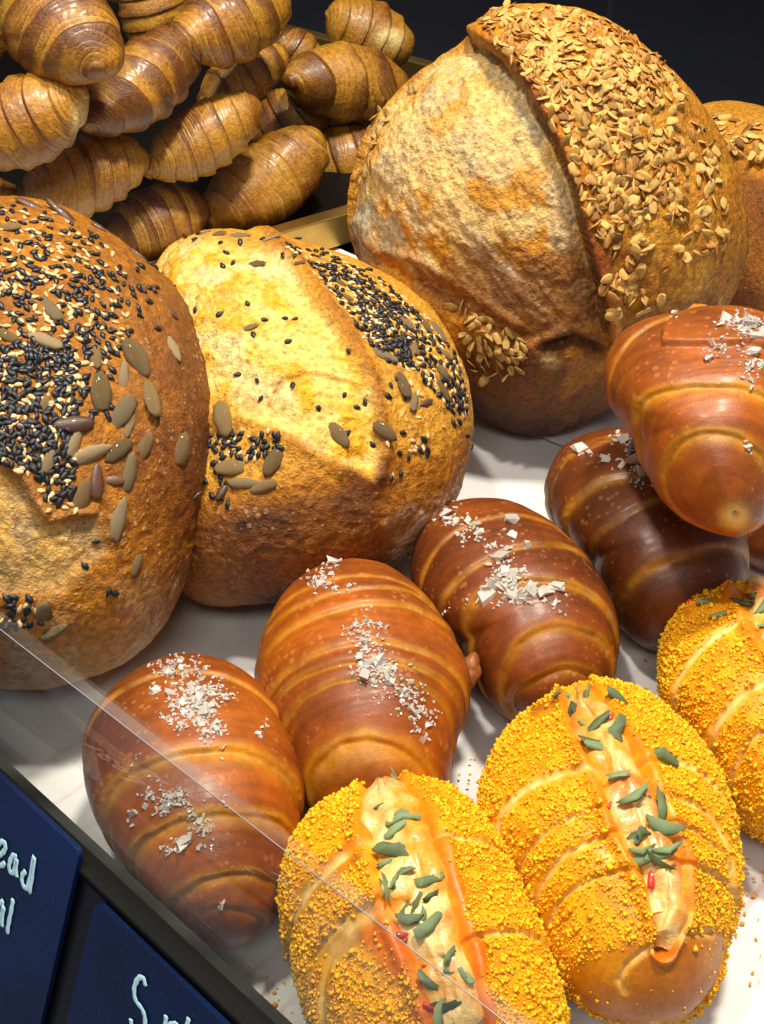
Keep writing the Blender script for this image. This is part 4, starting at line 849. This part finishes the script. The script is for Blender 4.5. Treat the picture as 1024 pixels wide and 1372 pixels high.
bun('whole crumbed bun with chopped chives and a bare brown front end', out, (820, 1140), ((790, 935), (880, 1340)),
    [(775, 928, 20), (790, 960, 28), (823, 1020, 30), (855, 1096, 33), (888, 1165, 30), (897, 1225, 24), (888, 1272, 12)],
    [(((668, 1110), (710, 1051), (790, 1030)), 15, -1), (((703, 1149), (738, 1114), (798, 1085)), 6, -1), (((724, 1191), (763, 1142), (820, 1118)), 9, -1), (((735, 1233), (763, 1193), (835, 1168)), 6, -1), (((907, 1022), (939, 1037), (970, 1080)), 8, 1), (((892, 1072), (939, 1084), (974, 1152)), 6, 1), (((915, 1108), (945, 1125), (976, 1180)), 5, 1), (((928, 1160), (956, 1170), (976, 1195)), 6, 1)],
    [s6((560, 1000), (680, 1010), (760, 960), (960, 950), (1000, 1100), (900, 1320), (500, 1330), (330, 1180), (330, 1110), (450, 1040)), s6((170, 110), (320, 60), (340, 110), (200, 150))],
    [(752, 928, 17, -30), (763, 936, 24, -45), (785, 932, 26, 45), (770, 953, 22, 70), (780, 968, 16, -60), (804, 972, 30, 70), (827, 982, 36, 80), (790, 993, 28, -50), (798, 1003, 28, -30), (887, 1013, 34, -20), (828, 1040, 40, 80), (848, 1063, 36, 55), (862, 1058, 24, -20), (880, 1078, 38, 85), (890, 1108, 40, -20), (860, 1120, 30, 30), (855, 1135, 34, 15), (868, 1147, 38, 10), (885, 1150, 36, -35), (893, 1133, 32, 5), (915, 1152, 32, -50), (824, 935, 28, -20), (812, 933, 16, 30)],
    [(872, 1177, 34, 80), (815, 1077, 16, 60), (816, 962, 26, 80), (811, 913, 20, 0)],
    [(s6((560, 200), (620, 250), (700, 300), (720, 360), (660, 390), (600, 300)), SO), (s6((680, 700), (780, 700), (800, 780), (740, 820), (700, 760)), SO), (s6((310, 80), (420, 30), (500, 10), (560, 90), (520, 130), (420, 90)), SO)], 130, ncr=32000,
    endcurl=s6((560, 1190), (540, 1150), (570, 1090), (630, 1040), (700, 1000), (800, 965), (900, 970)))
def s8(*p): return [(870 + x / 2.24, 760 + y / 2.24) for x, y in p]
out = [(1010, 780), (960, 792), (920, 808), (895, 840), (884, 885), (888, 930), (910, 970), (945, 1025), (975, 1080), (1010, 1118), (1060, 1135), (1120, 1130), (1165, 1090), (1185, 1020), (1180, 940), (1150, 860), (1100, 805), (1050, 783)]
bun('crumbed bun cut by the right edge, seams showing and sparser crumbs', out, (1030, 950), ((990, 800), (1070, 1100)),
    [(1006, 792, 24), (1040, 825, 34), (1080, 880, 36), (1110, 960, 34), (1125, 1040, 26)],
    [(((901, 930), (937, 872), (1000, 829)), 12, -1), (((950, 1010), (973, 952), (1024, 912)), 15, -1), (((977, 1046), (999, 1001), (1030, 972)), 8, -1)],
    [], [(1012, 800, 34, 70), (995, 812, 28, 10), (945, 808, 26, -50), (965, 824, 30, -20), (1020, 815, 26, 80), (1022, 838, 24, 40)], [(925, 806, 18, 30), (922, 802, 12, 80)],
    [(s8((60, 110), (120, 60), (160, 100), (110, 150)), SR), (s8((140, 80), (230, 60), (260, 120), (200, 130)), SO)], 160, ncr=22000)

# loose crumbs on the paper
lc = np.concatenate([sample_poly([(975, 1150), (1024, 1150), (1024, 1330), (990, 1300)], 22), sample_poly([(860, 880), (885, 890), (880, 960), (850, 950)], 8), sample_poly([(600, 1040), (650, 1000), (650, 1060)], 7), sample_poly([(330, 1300), (420, 1330), (430, 1372), (370, 1372)], 14), RNG.uniform((560, 950), (1020, 1372), (14, 2))])
g = lens(5, .3, .8, .12, 91); items = [(G(u, v, -.0016), frame(np.array([0, 0, 1.]), random.uniform(0, 360)), np.array([1, .8, .5]) * random.uniform(.0007, .0022)) for u, v in lc]
Vs = merged('loose_crumbs', np.array(g[0]), g[1], items, M_crumb, None, np.zeros(3), [col(.85, .38, .02)] * len(items), False); tag(Vs, 'yellow crumbs fallen on the white paper around the buns')

# ================================================================== CROISSANTS
def croissant(label, cx, cy, half, wid, ang, zt, D, tone=0., taper=.45, nb=6, cut=None, seed=0, level=5, pale=0.):
    a = math.radians(ang); r0 = unit(ray(cx, cy)); Z = -r0; X = unit(np.cross(Uv, Z)); Y = np.cross(Z, X)
    th = np.linspace(0, 2 * math.pi, 40, endpoint=False); px = np.cos(th) * half
    tp = 1 - taper * (np.abs(np.cos(th)) ** 2) * .5 * (1 + np.cos(th)) * .9
    py = np.sin(th) * wid * tp * (1 + .035 * np.sin(px / half * nb * 3.0 + seed)) + .10 * wid * (px / half) ** 2 * (1 if seed % 2 else -1)
    out = [(cx + x * math.cos(a) + y * math.sin(a), cy - x * math.sin(a) + y * math.cos(a)) for x, y in zip(px, py)]
    ax = unit(X * math.cos(a) + Y * math.sin(a) + Z * zt); w1 = unit(np.cross(Z, ax)); w2 = np.cross(ax, w1)
    rl_ = half / wid * math.sqrt(1 + zt * zt * .8)
    B = body(out, (cx, cy), [ax * rl_, w1, w2], 0, D=D, level=level, smooth_deg=4, flat=0); B.clampz = -1; B.base[2] = B.P[:, 2].min()
    rel = B.P - B.c; T = rel @ ax; T = T / np.abs(T).max(); th_ = np.arctan2(rel @ w2, rel @ w1)
    f1 = fbm(B.P, 22, 2, seed); f2 = fbm(B.P, 120, 3, seed + 1); f3 = fbm(B.P, 50, 3, seed + 2)
    TT = (T + 1.05) * nb * .55 + .30 * np.sin(th_ + seed) + .35 * f1 + seed * .13; fr = TT % 1.; cid = np.floor(TT)
    amp = B.size.max() * .026
    TT = (T + 1.05) * nb * .5 + .28 * np.sin(th_ + seed) + .22 * f1 + seed * .13; fr = TT % 1.; cid = np.floor(TT)
    # each turn of dough starts with a raised lip and sinks towards the next; thin leaves of pastry show along it
    disp = amp * ((1 - fr) ** 1.1 * sm(0, .12, fr) - .35) + amp * .5 * f1
    fa = fbm(B.P, 16, 2, seed + 7); fb = fbm(B.P, 42, 3, seed + 8); w_n = sm(-.30, .22, fbm(B.P, 30, 2, seed + 6))
    ph = TT * 5.5 + .9 * fa + .45 * fb + .3 * np.sin(TT * 9) + .25 * np.sin(th_ * 2.3 + seed); lf = ph % 1.; li = np.floor(ph)
    lv = .5 + .5 * np.sin(li * 12.9 + seed); disp += amp * (.26 * (1 - lf) ** .8 * sm(0, .16, lf)) * (.25 + .75 * w_n) * (.5 + .5 * lv) + .00025 * f2 + amp * .25 * fb
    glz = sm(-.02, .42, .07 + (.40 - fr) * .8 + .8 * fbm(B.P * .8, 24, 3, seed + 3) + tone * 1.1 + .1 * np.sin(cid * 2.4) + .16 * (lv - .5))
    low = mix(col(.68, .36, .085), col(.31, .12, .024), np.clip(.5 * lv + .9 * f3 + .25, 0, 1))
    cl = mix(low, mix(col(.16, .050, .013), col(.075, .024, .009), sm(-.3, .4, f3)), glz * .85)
    cl = mix(cl, mix(col(.72, .47, .18), col(.38, .16, .035), glz), sm(.34, .06, lf) * (.15 + .85 * w_n) * (.4 + .6 * lv) * .85)
    cl = mix(cl, col(.09, .030, .010), .65 * sm(.66, .98, lf) * (.15 + .85 * w_n))
    cl = cl * (.80 + .35 * f3)[:, None]
    endp = sm(.86, .97, T); cl = mix(cl, col(.42, .20, .05), endp * .4)
    if pale: cl = mix(cl, col(.72, .48, .17), pale)
    if cut is not None:
        m = np.exp(-(np.hypot(B.UV[:, 0] - cut[0], (B.UV[:, 1] - cut[1]) / cut[3]) / cut[2]) ** 3) * sm(-.5, .1, f3 + .2); cl = mix(cl, col(.90, .76, .38), m * .9)
    finish(B, disp); t = root('croissant', B.base, label, 'croissant', 'croissants heaped on the tray')
    obj_body(B, 'pastry', M_croi, cl, t); return t
cr = [
 ('glazed croissant seen end on at the top left, bluish glint on its tip', 80, 40, 88, 66, -40, 1.0, .74, .15, .35, 5, None),
 ('sliver of a croissant cut by the left edge at the top', -22, 40, 60, 32, 80, .3, .80, .1, .3, 5, None),
 ('croissant with a pale torn end at the left edge, above the big seeded loaf', 36, 162, 84, 58, 25, .3, .74, -.1, .3, 6, (110, 165, 14, 2.2)),
 ('dark glazed croissant leaning steeply beside the end-on one', 190, 112, 92, 50, 220, .75, .80, .30, .45, 6, None),
 ('croissant behind the dark steep one, at the top of the heap', 205, 15, 58, 42, 100, .3, .90, .1, .3, 6, None),
 ('broad croissant with a round brown tip at the top of the heap', 308, 30, 82, 52, 205, .9, .84, .05, .35, 5, None),
 ('shadowed croissant under the broad topmost one', 322, 105, 66, 36, 215, .6, .92, .15, .4, 5, None),
 ('small pale croissant tilted in the middle of the heap', 271, 187, 84, 44, 212, .3, .84, -.30, .45, 7, None),
 ('striped croissant just above the large sesame loaf', 108, 236, 86, 50, 202, .45, .80, -.05, .45, 7, None),
 ('sliver of a croissant low at the left edge above the seeded loaf', -14, 262, 40, 24, 170, .3, .80, -.1, .3, 4, None),
 ('low croissant peeking out between the two seeded loaves', 206, 300, 70, 46, 205, .3, .86, .2, .35, 6, None),
 ('golden croissant resting against the gold front rim', 354, 246, 92, 52, 217, .35, .90, -.18, .42, 7, None),
 ('dull brown croissant with a round end, below the pale one by the back rim', 464, 110, 80, 48, 172, .7, 1.0, .02, .3, 4, None),
 ('croissant with a bright pale end behind the dull brown one', 492, 46, 58, 44, 150, .4, 1.08, -.2, .25, 5, (522, 52, 18, .8)),
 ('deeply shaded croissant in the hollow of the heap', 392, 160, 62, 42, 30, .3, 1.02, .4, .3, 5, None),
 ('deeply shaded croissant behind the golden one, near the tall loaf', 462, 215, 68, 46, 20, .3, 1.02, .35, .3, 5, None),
 ('reddish croissant showing between the topmost one and the back rim', 398, 68, 34, 28, 150, .3, 1.08, .2, .3, 4, None),
]
for k, (lb_, cx, cy, hf, wd, an, zt_, D_, tn, tp_, nb_, ct) in enumerate(cr):
    croissant(lb_, cx, cy, hf * 1.10, wd * 1.06, an, zt_, D_, tn, tp_, nb_, ct, seed=200 + 7 * k, level=7 if k in (0, 2, 3, 5, 7, 8, 10, 11) else 6)
print('tris', sum(len(o.data.polygons) for o in bpy.data.objects if o.type == 'MESH'), 'objects', len(bpy.data.objects))
